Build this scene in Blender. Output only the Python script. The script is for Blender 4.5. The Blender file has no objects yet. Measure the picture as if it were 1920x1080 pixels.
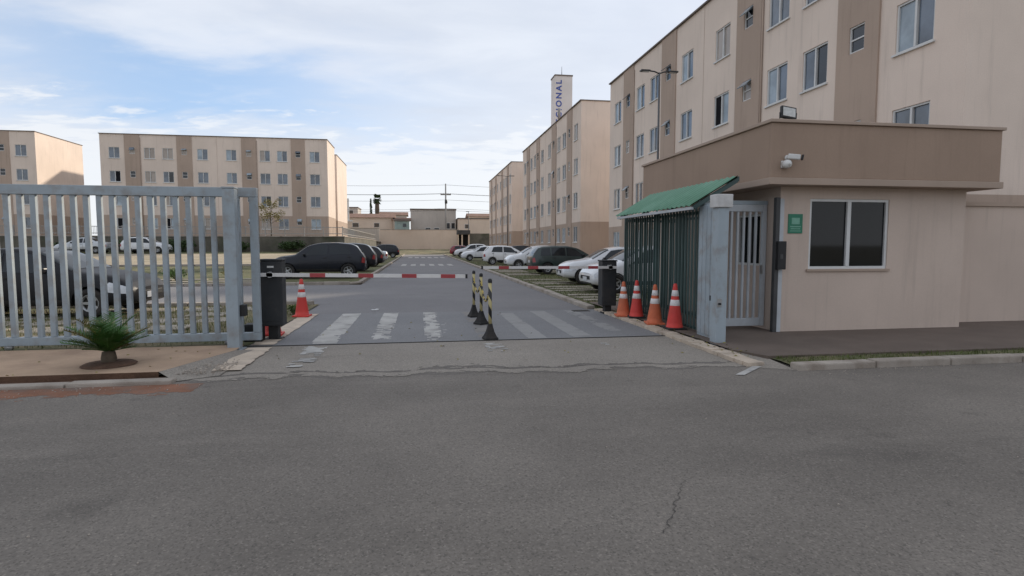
import bpy, bmesh, math, random
from mathutils import Vector, Matrix
R = math.radians
random.seed(7)
scene = bpy.context.scene
COL = scene.collection

# ------------------------------------------------------------------ camera
F_PX = 1080.0
PITCH = math.atan(80 / F_PX)
YAW = R(9.18)
cam_d = bpy.data.cameras.new('camera')
cam_d.sensor_fit = 'HORIZONTAL'; cam_d.sensor_width = 36.0
cam_d.lens = 36.0 * F_PX / 1920.0
cam_d.clip_start = 0.05; cam_d.clip_end = 6000
cam = bpy.data.objects.new('camera', cam_d); COL.objects.link(cam)
fwd = Vector((math.sin(YAW) * math.cos(PITCH), math.cos(YAW) * math.cos(PITCH), -math.sin(PITCH)))
cam.location = (0, 0, 1.55)
cam.rotation_euler = fwd.to_track_quat('-Z', 'Y').to_euler()
scene.camera = cam

# ------------------------------------------------------------------ sky and sun
SUN_A, SUN_E = R(50), R(22)          # angle from +X towards +Y, elevation
sun_dir = Vector((math.cos(SUN_E) * math.cos(SUN_A), math.cos(SUN_E) * math.sin(SUN_A), math.sin(SUN_E)))
world = bpy.data.worlds.new('World'); scene.world = world; world.use_nodes = True
wt = world.node_tree; wt.nodes.clear()
def wn(t, **k):
    n = wt.nodes.new(t)
    for a, b in k.items(): setattr(n, a, b)
    return n
def wmath(op, a, b=None, c=None):
    n = wn('ShaderNodeMath', operation=op)
    for i, v in enumerate((a, b, c)):
        if v is None: continue
        if isinstance(v, (int, float)): n.inputs[i].default_value = v
        else: wt.links.new(v, n.inputs[i])
    return n.outputs[0]
def wmix(f, a, b):
    n = wn('ShaderNodeMix', data_type='RGBA')
    for k, v in ((0, f), (6, a), (7, b)):
        if isinstance(v, (tuple, float, int)): n.inputs[k].default_value = v if k == 0 else (*v, 1)
        else: wt.links.new(v, n.inputs[k])
    return n.outputs[2]
def wsmooth(x, a, b):
    n = wn('ShaderNodeMapRange', interpolation_type='SMOOTHSTEP')
    wt.links.new(x, n.inputs[0]); n.inputs[1].default_value = a; n.inputs[2].default_value = b
    return n.outputs[0]
sky = wn('ShaderNodeTexSky', sky_type='NISHITA')
sky.sun_disc = False; sky.sun_elevation = SUN_E; sky.sun_rotation = R(90) - SUN_A
sky.altitude = 1100; sky.air_density = 1.0; sky.dust_density = 1.2; sky.ozone_density = 1.2
tc = wn('ShaderNodeTexCoord')
sep = wn('ShaderNodeSeparateXYZ'); wt.links.new(tc.outputs['Generated'], sep.inputs[0])
dx, dy, dz = sep.outputs
den = wmath('ADD', wmath('MAXIMUM', dz, 0.0), 0.13)
comb = wn('ShaderNodeCombineXYZ')
wt.links.new(wmath('DIVIDE', dx, den), comb.inputs[0]); wt.links.new(wmath('DIVIDE', dy, den), comb.inputs[1])
def wnoise(scale, detail, rough, off, dist=0.0):
    mp = wn('ShaderNodeMapping'); mp.inputs['Location'].default_value = off
    mp.inputs['Scale'].default_value = (1.0, 1.7, 1.0); mp.inputs['Rotation'].default_value = (0, 0, 0.5)
    wt.links.new(comb.outputs[0], mp.inputs[0])
    n = wn('ShaderNodeTexNoise'); n.inputs['Scale'].default_value = scale; n.inputs['Detail'].default_value = detail
    n.inputs['Roughness'].default_value = rough; n.inputs['Distortion'].default_value = dist
    wt.links.new(mp.outputs[0], n.inputs['Vector'])
    return n.outputs['Fac']
n_big = wnoise(0.55, 6, 0.5, (3.1, 1.7, 0), 0.3)
n_med = wnoise(1.5, 7, 0.55, (0.4, 8.2, 0), 0.4)
n_fin = wnoise(3.6, 6, 0.6, (5.0, 2.0, 0), 0.2)
# a gap of blue low in the north-west, its rim torn by the noise
az = wmath('ARCTAN2', dx, dy)
el = wmath('ARCSINE', dz)
wob = wmath('MULTIPLY', wmath('SUBTRACT', n_med, 0.5), 0.20)
wob2 = wmath('MULTIPLY', wmath('SUBTRACT', n_fin, 0.5), 0.10)
ga = wmath('DIVIDE', wmath('ADD', az, 0.34), 0.30)
ge = wmath('DIVIDE', wmath('ADD', wmath('ADD', wmath('SUBTRACT', el, 0.228), wob), wob2), 0.062)
gap = wmath('EXPONENT', wmath('MULTIPLY', wmath('ADD', wmath('MULTIPLY', ga, ga), wmath('MULTIPLY', ge, ge)), -1.0))
gap2 = wmath('MULTIPLY', wsmooth(n_big, 0.60, 0.85), 0.15)
gap = wmath('MINIMUM', wmath('ADD', wmath('MULTIPLY', gap, 0.78), gap2), 1.0)
cloud = wmix(wsmooth(n_med, 0.3, 0.7), (5.36, 5.78, 6.58), (6.30, 6.67, 7.33))
cloud = wmix(wmath('MULTIPLY', wsmooth(n_big, 0.4, 0.62), 0.6), cloud, (5.64, 6.11, 7.05))
low = wmath('SUBTRACT', 1.0, wsmooth(wmath('ADD', el, wob), 0.10, 0.27))
low = wmath('MULTIPLY', low, wmath('ADD', 0.35, wmath('MULTIPLY', wsmooth(n_fin, 0.35, 0.6), 0.65)))
cloud = wmix(low, cloud, (6.30, 6.58, 7.05))
puff = wmath('MULTIPLY', wsmooth(wmath('ADD', n_fin, wmath('MULTIPLY', wmath('SUBTRACT', 0.19, el), 3.2)), 0.50, 0.66), 0.8)
cloud = wmix(puff, cloud, (6.96, 7.14, 7.43))
gap = wmath('MULTIPLY', gap, wmath('SUBTRACT', 1.0, puff))
blue = wmix(0.55, sky.outputs[0], (2.82, 4.89, 8.08))
cov = wmix(gap, cloud, blue)
final = wmix(0.06, cov, sky.outputs[0])
below = wsmooth(dz, -0.04, 0.0)
final = wmix(below, (1.3, 1.25, 1.2), final)
bg = wn('ShaderNodeBackground'); bg.inputs['Strength'].default_value = 0.1
wt.links.new(final, bg.inputs['Color'])
wo = wn('ShaderNodeOutputWorld'); wt.links.new(bg.outputs[0], wo.inputs[0])

sun_d = bpy.data.lights.new('sun', 'SUN'); sun_d.energy = 3.5; sun_d.angle = R(2.0); sun_d.color = (1.0, 0.88, 0.72)
sun = bpy.data.objects.new('sun', sun_d); COL.objects.link(sun)
sun.rotation_euler = sun_dir.to_track_quat('Z', 'Y').to_euler(); sun.location = (40, 10, 40)

vs = scene.view_settings
vs.view_transform = 'Standard'; vs.look = 'None'; vs.gamma = 1.0; vs.use_curve_mapping = False; vs.exposure = 0.42
scene.render.engine = 'CYCLES'
scene.cycles.use_denoising = True
scene.cycles.max_bounces = 6

# ------------------------------------------------------------------ materials
MATS = {}
def mat(name, col, rough=0.7, var=0.12, scale=2.0, bump=0.0, bscale=80.0, metal=0.0, spec=0.4, streak=0.0,
        dirt=None, dirt_amt=0.0, dirt_scale=0.8, fine=0.0, fine_scale=200.0, emit=None, coat=0.0, coords='pos'):
    m = bpy.data.materials.new(name); m.use_nodes = True
    nt = m.node_tree; nt.nodes.clear()
    out = nt.nodes.new('ShaderNodeOutputMaterial'); b = nt.nodes.new('ShaderNodeBsdfPrincipled')
    nt.links.new(b.outputs[0], out.inputs[0])
    b.inputs['Roughness'].default_value = rough; b.inputs['Metallic'].default_value = metal
    b.inputs['Specular IOR Level'].default_value = spec; b.inputs['Coat Weight'].default_value = coat
    if coords == 'pos':
        g = nt.nodes.new('ShaderNodeNewGeometry'); P = g.outputs['Position']
    else:
        g = nt.nodes.new('ShaderNodeTexCoord'); P = g.outputs['Object']
    def noise(s, d=4, r=0.55, vec=P):
        n = nt.nodes.new('ShaderNodeTexNoise'); n.inputs['Scale'].default_value = s
        n.inputs['Detail'].default_value = d; n.inputs['Roughness'].default_value = r
        nt.links.new(vec, n.inputs['Vector']); return n.outputs['Fac']
    def ramp(x, a, c):
        r_ = nt.nodes.new('ShaderNodeMapRange'); r_.interpolation_type = 'SMOOTHSTEP'
        nt.links.new(x, r_.inputs[0]); r_.inputs[1].default_value = a; r_.inputs[2].default_value = c; return r_.outputs[0]
    def mx(f, a, c, mode='MIX'):
        n = nt.nodes.new('ShaderNodeMix'); n.data_type = 'RGBA'; n.blend_type = mode
        for k, v in ((0, f), (6, a), (7, c)):
            if isinstance(v, (int, float)): n.inputs[k].default_value = v
            elif isinstance(v, tuple): n.inputs[k].default_value = (*v, 1)
            else: nt.links.new(v, n.inputs[k])
        return n.outputs[2]
    def mul(a, k):
        n = nt.nodes.new('ShaderNodeMath'); n.operation = 'MULTIPLY'; nt.links.new(a, n.inputs[0])
        if isinstance(k, (int, float)): n.inputs[1].default_value = k
        else: nt.links.new(k, n.inputs[1])
        return n.outputs[0]
    c = tuple(col)
    lo = tuple(max(v * (1 - var), 0) for v in c); hi = tuple(min(v * (1 + var), 1) for v in c)
    cc = mx(ramp(noise(scale, 5), 0.3, 0.7), lo, hi)
    if fine:
        fl = tuple(max(1 - fine, 0) for _ in c)
        cc = mx(1.0, cc, mx(ramp(noise(fine_scale, 2, 0.7), 0.32, 0.68), fl, (1.0 + fine * .6,) * 3), 'MULTIPLY')
    if streak:
        mp = nt.nodes.new('ShaderNodeMapping'); mp.inputs['Scale'].default_value = (3.0, 3.0, 0.22)
        nt.links.new(P, mp.inputs[0])
        s = ramp(noise(1.6, 6, 0.65, mp.outputs[0]), 0.50, 0.78)
        cc = mx(mul(s, streak), cc, tuple(v * 0.55 for v in c))
    if dirt:
        d = ramp(noise(dirt_scale, 7, 0.62), 0.45, 0.70)
        cc = mx(mul(d, dirt_amt), cc, dirt)
    nt.links.new(cc, b.inputs['Base Color'])
    if bump:
        bn = nt.nodes.new('ShaderNodeBump'); bn.inputs['Strength'].default_value = bump; bn.inputs['Distance'].default_value = 0.02
        nt.links.new(noise(bscale, 4, 0.6), bn.inputs['Height']); nt.links.new(bn.outputs[0], b.inputs['Normal'])
    if emit:
        b.inputs['Emission Color'].default_value = (*emit[:3], 1); b.inputs['Emission Strength'].default_value = emit[3]
    MATS[name] = m
    return m
def S(v):   # sRGB 0-255 to linear
    return tuple(((x / 255) / 12.92 if x / 255 <= 0.04045 else ((x / 255 + 0.055) / 1.055) ** 2.4) for x in v)

mat('asphalt', (0.086, 0.079, 0.074), 0.8, 0.20, 0.45, 0.45, 55, spec=0.5, dirt=(0.125, 0.116, 0.108), dirt_amt=0.6, dirt_scale=0.5, fine=0.34, fine_scale=90)
mat('asphalt_inner', (0.165, 0.156, 0.160), 0.85, 0.12, 0.5, 0.3, 60, spec=0.3, dirt=(0.19, 0.183, 0.178), dirt_amt=0.6, dirt_scale=0.5, fine=0.28, fine_scale=70)
mat('asphalt_dark', (0.078, 0.073, 0.07), 0.85, 0.2, 2.0, 0.4, 50, spec=0.4, dirt=(0.11, 0.103, 0.097), dirt_amt=0.9, dirt_scale=2.5, fine=0.3, fine_scale=80)
mat('apron', (0.165, 0.152, 0.142), 0.88, 0.14, 0.9, 0.35, 45, spec=0.3, dirt=(0.11, 0.10, 0.092), dirt_amt=0.75, dirt_scale=1.1, fine=0.25, fine_scale=60)
mat('crossing_base', (0.195, 0.193, 0.197), 0.85, 0.10, 0.8, 0.25, 45, spec=0.3, dirt=(0.15, 0.142, 0.135), dirt_amt=0.7, dirt_scale=1.3, fine=0.18, fine_scale=60)
mat('paint_worn', (0.42, 0.405, 0.38), 0.8, 0.12, 2.0, 0.2, 60, dirt=(0.20, 0.19, 0.182), dirt_amt=0.85, dirt_scale=2.4, fine=0.12)
mat('paint_faint', (0.29, 0.283, 0.275), 0.85, 0.12, 2.0, 0.2, 60, dirt=(0.19, 0.184, 0.18), dirt_amt=0.9, dirt_scale=2.0, fine=0.12)
mat('paint_ghost', (0.23, 0.215, 0.20), 0.85, 0.2, 3.0, 0.2, 60, dirt=(0.165, 0.152, 0.14), dirt_amt=1.0, dirt_scale=3.0, fine=0.12)
mat('strip_beige', (0.55, 0.455, 0.36), 0.85, 0.12, 2.0, 0.3, 60, dirt=(0.22, 0.18, 0.15), dirt_amt=0.7, dirt_scale=2.2, fine=0.15)
mat('kerb', (0.36, 0.315, 0.27), 0.88, 0.15, 1.5, 0.35, 40, dirt=(0.17, 0.13, 0.10), dirt_amt=0.7, dirt_scale=1.7, fine=0.2)
mat('sidewalk_left', (0.43, 0.30, 0.205), 0.88, 0.12, 1.2, 0.3, 40, dirt=(0.27, 0.18, 0.125), dirt_amt=0.6, dirt_scale=1.4, fine=0.15)
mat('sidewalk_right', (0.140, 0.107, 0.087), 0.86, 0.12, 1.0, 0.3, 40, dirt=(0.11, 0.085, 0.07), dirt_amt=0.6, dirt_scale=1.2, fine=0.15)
mat('soil', (0.13, 0.072, 0.045), 0.95, 0.3, 3.0, 0.9, 25, dirt=(0.07, 0.04, 0.028), dirt_amt=0.8, dirt_scale=3.0, fine=0.3)
mat('red_dust', (0.23, 0.105, 0.062), 0.95, 0.2, 2.0, 0.3, 40, dirt=(0.15, 0.115, 0.095), dirt_amt=1.0, dirt_scale=1.8, fine=0.25, fine_scale=90)
mat('ground', (0.17, 0.14, 0.075), 0.95, 0.3, 0.5, 0.8, 12, dirt=(0.075, 0.095, 0.035), dirt_amt=0.85, dirt_scale=0.7, fine=0.35, fine_scale=30)
mat('lawn', (0.10, 0.105, 0.045), 0.95, 0.3, 0.9, 1.0, 18, dirt=(0.19, 0.15, 0.085), dirt_amt=0.85, dirt_scale=1.2, fine=0.4, fine_scale=40)
mat('dry_path', (0.36, 0.30, 0.215), 0.9, 0.15, 0.6, 0.3, 20, dirt=(0.22, 0.19, 0.10), dirt_amt=0.7, dirt_scale=0.9, fine=0.2, fine_scale=30)
mat('slab', (0.33, 0.29, 0.235), 0.88, 0.15, 1.5, 0.3, 40, dirt=(0.22, 0.18, 0.13), dirt_amt=0.6, dirt_scale=2.0, fine=0.15)
mat('wall_beige', (0.73, 0.615, 0.53), 0.88, 0.05, 0.4, 0.12, 90, spec=0.2, streak=0.38, fine=0.04, fine_scale=40)
mat('wall_taupe', (0.44, 0.34, 0.275), 0.88, 0.06, 0.4, 0.12, 90, spec=0.2, streak=0.38, fine=0.04, fine_scale=40)
mat('gh_beige', (0.56, 0.455, 0.385), 0.85, 0.05, 0.7, 0.15, 120, spec=0.25, streak=0.34, fine=0.04, fine_scale=60)
mat('gh_taupe', (0.345, 0.25, 0.19), 0.85, 0.05, 0.7, 0.15, 120, spec=0.25, streak=0.38, fine=0.04, fine_scale=60)
mat('gh_trim', (0.39, 0.30, 0.24), 0.85, 0.05, 0.7, 0.1, 120, streak=0.1)
mat('roof_cap', (0.16, 0.13, 0.115), 0.8, 0.15, 1.0)
mat('frame_white', (0.62, 0.62, 0.61), 0.45, 0.05, 3.0)
mat('gate_grey', (0.315, 0.365, 0.40), 0.5, 0.06, 2.0, 0.05, 60, spec=0.45, dirt=(0.24, 0.22, 0.20), dirt_amt=0.65, dirt_scale=4.5, streak=0.25)
mat('door_white', (0.45, 0.475, 0.50), 0.5, 0.06, 2.0, 0.05, 60, dirt=(0.36, 0.35, 0.34), dirt_amt=0.5, dirt_scale=3.0)
mat('green_dark', (0.040, 0.074, 0.070), 0.5, 0.15, 2.0, spec=0.5)
mat('green_roof', (0.065, 0.20, 0.115), 0.4, 0.08, 1.5, dirt=(0.15, 0.29, 0.21), dirt_amt=0.5, dirt_scale=1.5)
mat('cabinet', (0.028, 0.030, 0.033), 0.55, 0.15, 3.0, 0.1, 150, dirt=(0.06, 0.052, 0.045), dirt_amt=0.5, dirt_scale=3.0)
mat('black', (0.018, 0.018, 0.019), 0.6, 0.2, 4.0)
mat('rubber', (0.022, 0.021, 0.021), 0.85, 0.2, 6.0, dirt=(0.06, 0.045, 0.035), dirt_amt=0.4, dirt_scale=6.0)
mat('steel', (0.38, 0.38, 0.38), 0.4, 0.15, 6.0, metal=0.7)
mat('arm_white', (0.68, 0.66, 0.64), 0.4, 0.04, 3.0, dirt=(0.5, 0.46, 0.42), dirt_amt=0.4, dirt_scale=5.0)
mat('arm_red', (0.36, 0.055, 0.06), 0.4, 0.08, 3.0)
mat('cone_red', (0.60, 0.05, 0.04), 0.55, 0.1, 4.0, dirt=(0.35, 0.06, 0.04), dirt_amt=0.4, dirt_scale=6.0, coords='obj')
mat('cone_orange', (0.58, 0.145, 0.065), 0.65, 0.14, 4.0, dirt=(0.36, 0.12, 0.07), dirt_amt=0.6, dirt_scale=6.0, coords='obj')
mat('cone_band', (0.72, 0.69, 0.68), 0.35, 0.06, 6.0, dirt=(0.5, 0.47, 0.45), dirt_amt=0.5, dirt_scale=9.0)
mat('yellow', (0.56, 0.42, 0.10), 0.5, 0.15, 6.0, dirt=(0.32, 0.27, 0.15), dirt_amt=0.5, dirt_scale=8.0)
mat('glass_sky', (0.085, 0.11, 0.145), 0.06, 0.45, 0.9, spec=1.0)
mat('glass_dark', (0.018, 0.022, 0.028), 0.05, 0.3, 0.8, spec=0.6)
mat('glass_curtain', (0.30, 0.36, 0.41), 0.15, 0.2, 1.5, spec=0.6)
mat('glass_beige', (0.36, 0.31, 0.27), 0.2, 0.1, 1.5, spec=0.5)
mat('glass_guard', (0.010, 0.011, 0.013), 0.04, 0.2, 1.0, spec=0.32)
mat('opening_dark', (0.016, 0.016, 0.018), 0.9, 0.2, 1.0, spec=0.05)
mat('car_glass', (0.012, 0.016, 0.020), 0.05, 0.2, 1.0, spec=0.4)
mat('paint_white', (0.66, 0.67, 0.69), 0.25, 0.02, 2.0, coat=0.5, dirt=(0.5, 0.48, 0.46), dirt_amt=0.25, dirt_scale=2.0)
mat('paint_silver', (0.46, 0.48, 0.50), 0.28, 0.04, 2.0, metal=0.4, coat=0.5)
mat('paint_black', (0.010, 0.010, 0.013), 0.3, 0.1, 2.0, coat=0.15, spec=0.3)
mat('paint_dull_black', (0.012, 0.012, 0.015), 0.45, 0.1, 2.0, spec=0.25)
mat('paint_navy', (0.009, 0.011, 0.018), 0.3, 0.1, 2.0, coat=0.15, spec=0.3)
mat('paint_green', (0.022, 0.038, 0.036), 0.3, 0.1, 2.0, coat=0.4)
mat('paint_maroon', (0.22, 0.022, 0.035), 0.25, 0.1, 2.0, coat=0.5)
mat('lamp_red', (0.26, 0.02, 0.022), 0.2, 0.1, 3.0, coat=0.5)
mat('lamp_clear', (0.55, 0.57, 0.6), 0.12, 0.1, 9.0, coat=0.8)
mat('plate', (0.55, 0.56, 0.58), 0.5, 0.05, 8.0)
mat('alloy', (0.36, 0.37, 0.38), 0.35, 0.1, 8.0, metal=0.6)
mat('leaf_dark', (0.045, 0.075, 0.025), 0.6, 0.35, 3.0, spec=0.3)
mat('leaf_mid', (0.075, 0.125, 0.03), 0.6, 0.35, 3.0, spec=0.3)
mat('leaf_palm', (0.05, 0.125, 0.025), 0.5, 0.4, 4.0, spec=0.35)
mat('leaf_yellow', (0.20, 0.17, 0.05), 0.65, 0.35, 2.0, spec=0.3)
mat('grass', (0.095, 0.115, 0.035), 0.8, 0.4, 2.5, spec=0.2)
mat('bark', (0.11, 0.085, 0.06), 0.9, 0.3, 6.0, 0.6, 30)
mat('terracotta', (0.26, 0.11, 0.065), 0.8, 0.15, 5.0)
mat('stone_dark', (0.115, 0.105, 0.085), 0.92, 0.3, 0.8, 0.6, 8, dirt=(0.05, 0.058, 0.032), dirt_amt=0.8, dirt_scale=0.5, streak=0.5)
mat('wall_far', (0.64, 0.52, 0.42), 0.9, 0.08, 0.12, streak=0.25, dirt=(0.5, 0.39, 0.30), dirt_amt=0.6, dirt_scale=0.15)
mat('wall_grey', (0.46, 0.42, 0.38), 0.9, 0.1, 0.15, streak=0.5, dirt=(0.36, 0.33, 0.30), dirt_amt=0.6, dirt_scale=0.25)
mat('wall_pale', (0.66, 0.54, 0.44), 0.9, 0.08, 0.2, streak=0.25)
mat('roof_tile', (0.19, 0.105, 0.075), 0.9, 0.25, 1.0)
mat('teal', (0.27, 0.34, 0.32), 0.7, 0.15, 1.0)
mat('concrete_pole', (0.29, 0.275, 0.26), 0.85, 0.1, 1.0)
mat('pole_dark', (0.05, 0.05, 0.052), 0.5, 0.2, 2.0)
mat('pole_grey', (0.10, 0.10, 0.105), 0.5, 0.15, 2.0)
mat('cable', (0.06, 0.06, 0.065), 0.7, 0.1, 1.0)
mat('tower_white', (0.70, 0.65, 0.63), 0.8, 0.05, 0.5, streak=0.2)
mat('letter_blue', (0.045, 0.085, 0.33), 0.6, 0.1, 2.0)
mat('sign_green', (0.02, 0.17, 0.10), 0.4, 0.06, 5.0)
mat('sign_pale', (0.16, 0.36, 0.27), 0.4, 0.1, 12.0)
mat('plastic_white', (0.62, 0.61, 0.59), 0.45, 0.06, 6.0)
mat('box_white', (0.53, 0.52, 0.51), 0.55, 0.1, 8.0, dirt=(0.4, 0.37, 0.33), dirt_amt=0.5, dirt_scale=6.0)
mat('crack', (0.075, 0.068, 0.062), 0.95, 0.2, 5.0)
mat('lamp_lens', (0.5, 0.5, 0.48), 0.15, 0.1, 20.0)
mat('fence_grey', (0.30, 0.29, 0.275), 0.7, 0.1, 1.0)

def asphalt_mat(name, base, light, dark, track=0.35, stone=0.35):
    m = bpy.data.materials.new(name); m.use_nodes = True; nt = m.node_tree
    b = nt.nodes['Principled BSDF']; b.inputs['Roughness'].default_value = 0.82; b.inputs['Specular IOR Level'].default_value = 0.45
    P = nt.nodes.new('ShaderNodeNewGeometry').outputs['Position']
    def mp(sc):
        n = nt.nodes.new('ShaderNodeMapping'); n.inputs['Scale'].default_value = sc; nt.links.new(P, n.inputs[0]); return n.outputs[0]
    def noise(sc, d=5, r=.6, vec=P, dist=0):
        n = nt.nodes.new('ShaderNodeTexNoise'); n.inputs['Scale'].default_value = sc; n.inputs['Detail'].default_value = d
        n.inputs['Roughness'].default_value = r; n.inputs['Distortion'].default_value = dist; nt.links.new(vec, n.inputs['Vector']); return n.outputs['Fac']
    def rng(x, a, c, lo=0., hi=1.):
        n = nt.nodes.new('ShaderNodeMapRange'); n.interpolation_type = 'SMOOTHSTEP'; nt.links.new(x, n.inputs[0])
        for i, v in enumerate((a, c, lo, hi)): n.inputs[i+1].default_value = v
        return n.outputs[0]
    def mx(f, a, c):
        n = nt.nodes.new('ShaderNodeMix'); n.data_type = 'RGBA'
        for k, v in ((0, f), (6, a), (7, c)):
            if isinstance(v, float): n.inputs[k].default_value = v
            elif isinstance(v, tuple): n.inputs[k].default_value = (*v, 1)
            else: nt.links.new(v, n.inputs[k])
        return n.outputs[2]
    c = mx(rng(noise(.35, 6, .6), .35, .68), base, light)
    c = mx(rng(noise(.9, 6, .62, mp((.22, 1.6, 1)), .6), .48, .72, 0, track), c, light)
    c = mx(rng(noise(.7, 7, .68, mp((.5, 1.2, 1)), .8), .56, .76, 0, .75), c, dark)
    c = mx(rng(noise(2.3, 5, .6), .62, .74, 0, .55), c, dark)
    vo = nt.nodes.new('ShaderNodeTexVoronoi'); vo.inputs['Scale'].default_value = 95.; nt.links.new(P, vo.inputs['Vector'])
    sepc = nt.nodes.new('ShaderNodeSeparateColor'); nt.links.new(vo.outputs['Color'], sepc.inputs[0])
    c = mx(rng(sepc.outputs[0], .72, 1., 0, stone), c, tuple(min(v*2.1, 1) for v in light))
    c = mx(rng(sepc.outputs[1], .70, 1., 0, stone+.25), c, tuple(v*.35 for v in dark))
    c = mx(rng(noise(38, 3, .7), .35, .65, 0., .45), c, tuple(v*.78 for v in base))
    nt.links.new(c, b.inputs['Base Color'])
    bn = nt.nodes.new('ShaderNodeBump'); bn.inputs['Strength'].default_value = .22; bn.inputs['Distance'].default_value = .01
    nt.links.new(vo.outputs['Distance'], bn.inputs['Height']); nt.links.new(bn.outputs[0], b.inputs['Normal'])
    MATS[name] = m
asphalt_mat('asphalt', (0.138, 0.120, 0.102), (0.215, 0.188, 0.160), (0.078, 0.068, 0.058), .75, .25)
asphalt_mat('asphalt_inner', (0.170, 0.162, 0.165), (0.205, 0.196, 0.196), (0.125, 0.119, 0.118), .3, .2)
asphalt_mat('apron', (0.225, 0.197, 0.167), (0.30, 0.265, 0.225), (0.13, 0.113, 0.097), .6, .25)
asphalt_mat('asphalt_dark', (0.115, 0.100, 0.086), (0.17, 0.150, 0.13), (0.08, 0.07, 0.06), .4, .25)
asphalt_mat('crossing_base', (0.185, 0.183, 0.188), (0.225, 0.22, 0.22), (0.135, 0.129, 0.124), .4, .15)

# striped posts: diagonal yellow and black tape wound round the tube
def stripe_mat():
    m = bpy.data.materials.new('stripe_tape'); m.use_nodes = True; nt = m.node_tree
    b = nt.nodes['Principled BSDF']; b.inputs['Roughness'].default_value = 0.5
    t = nt.nodes.new('ShaderNodeTexCoord'); s = nt.nodes.new('ShaderNodeSeparateXYZ'); nt.links.new(t.outputs['Object'], s.inputs[0])
    def mth(op, a, c=None):
        n = nt.nodes.new('ShaderNodeMath'); n.operation = op
        for i, v in enumerate((a, c)):
            if v is None: continue
            if isinstance(v, (int, float)): n.inputs[i].default_value = v
            else: nt.links.new(v, n.inputs[i])
        return n.outputs[0]
    ang = mth('DIVIDE', mth('ARCTAN2', s.outputs[1], s.outputs[0]), 2 * math.pi)
    fr = mth('FRACT', mth('ADD', mth('MULTIPLY', s.outputs[2], 3.4), ang))
    st = mth('GREATER_THAN', fr, 0.5)
    mx = nt.nodes.new('ShaderNodeMix'); mx.data_type = 'RGBA'; nt.links.new(st, mx.inputs[0])
    mx.inputs[6].default_value = (0.018, 0.018, 0.018, 1); mx.inputs[7].default_value = (0.47, 0.40, 0.19, 1)
    nt.links.new(mx.outputs[2], b.inputs['Base Color']); MATS['stripe_tape'] = m
stripe_mat()

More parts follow.
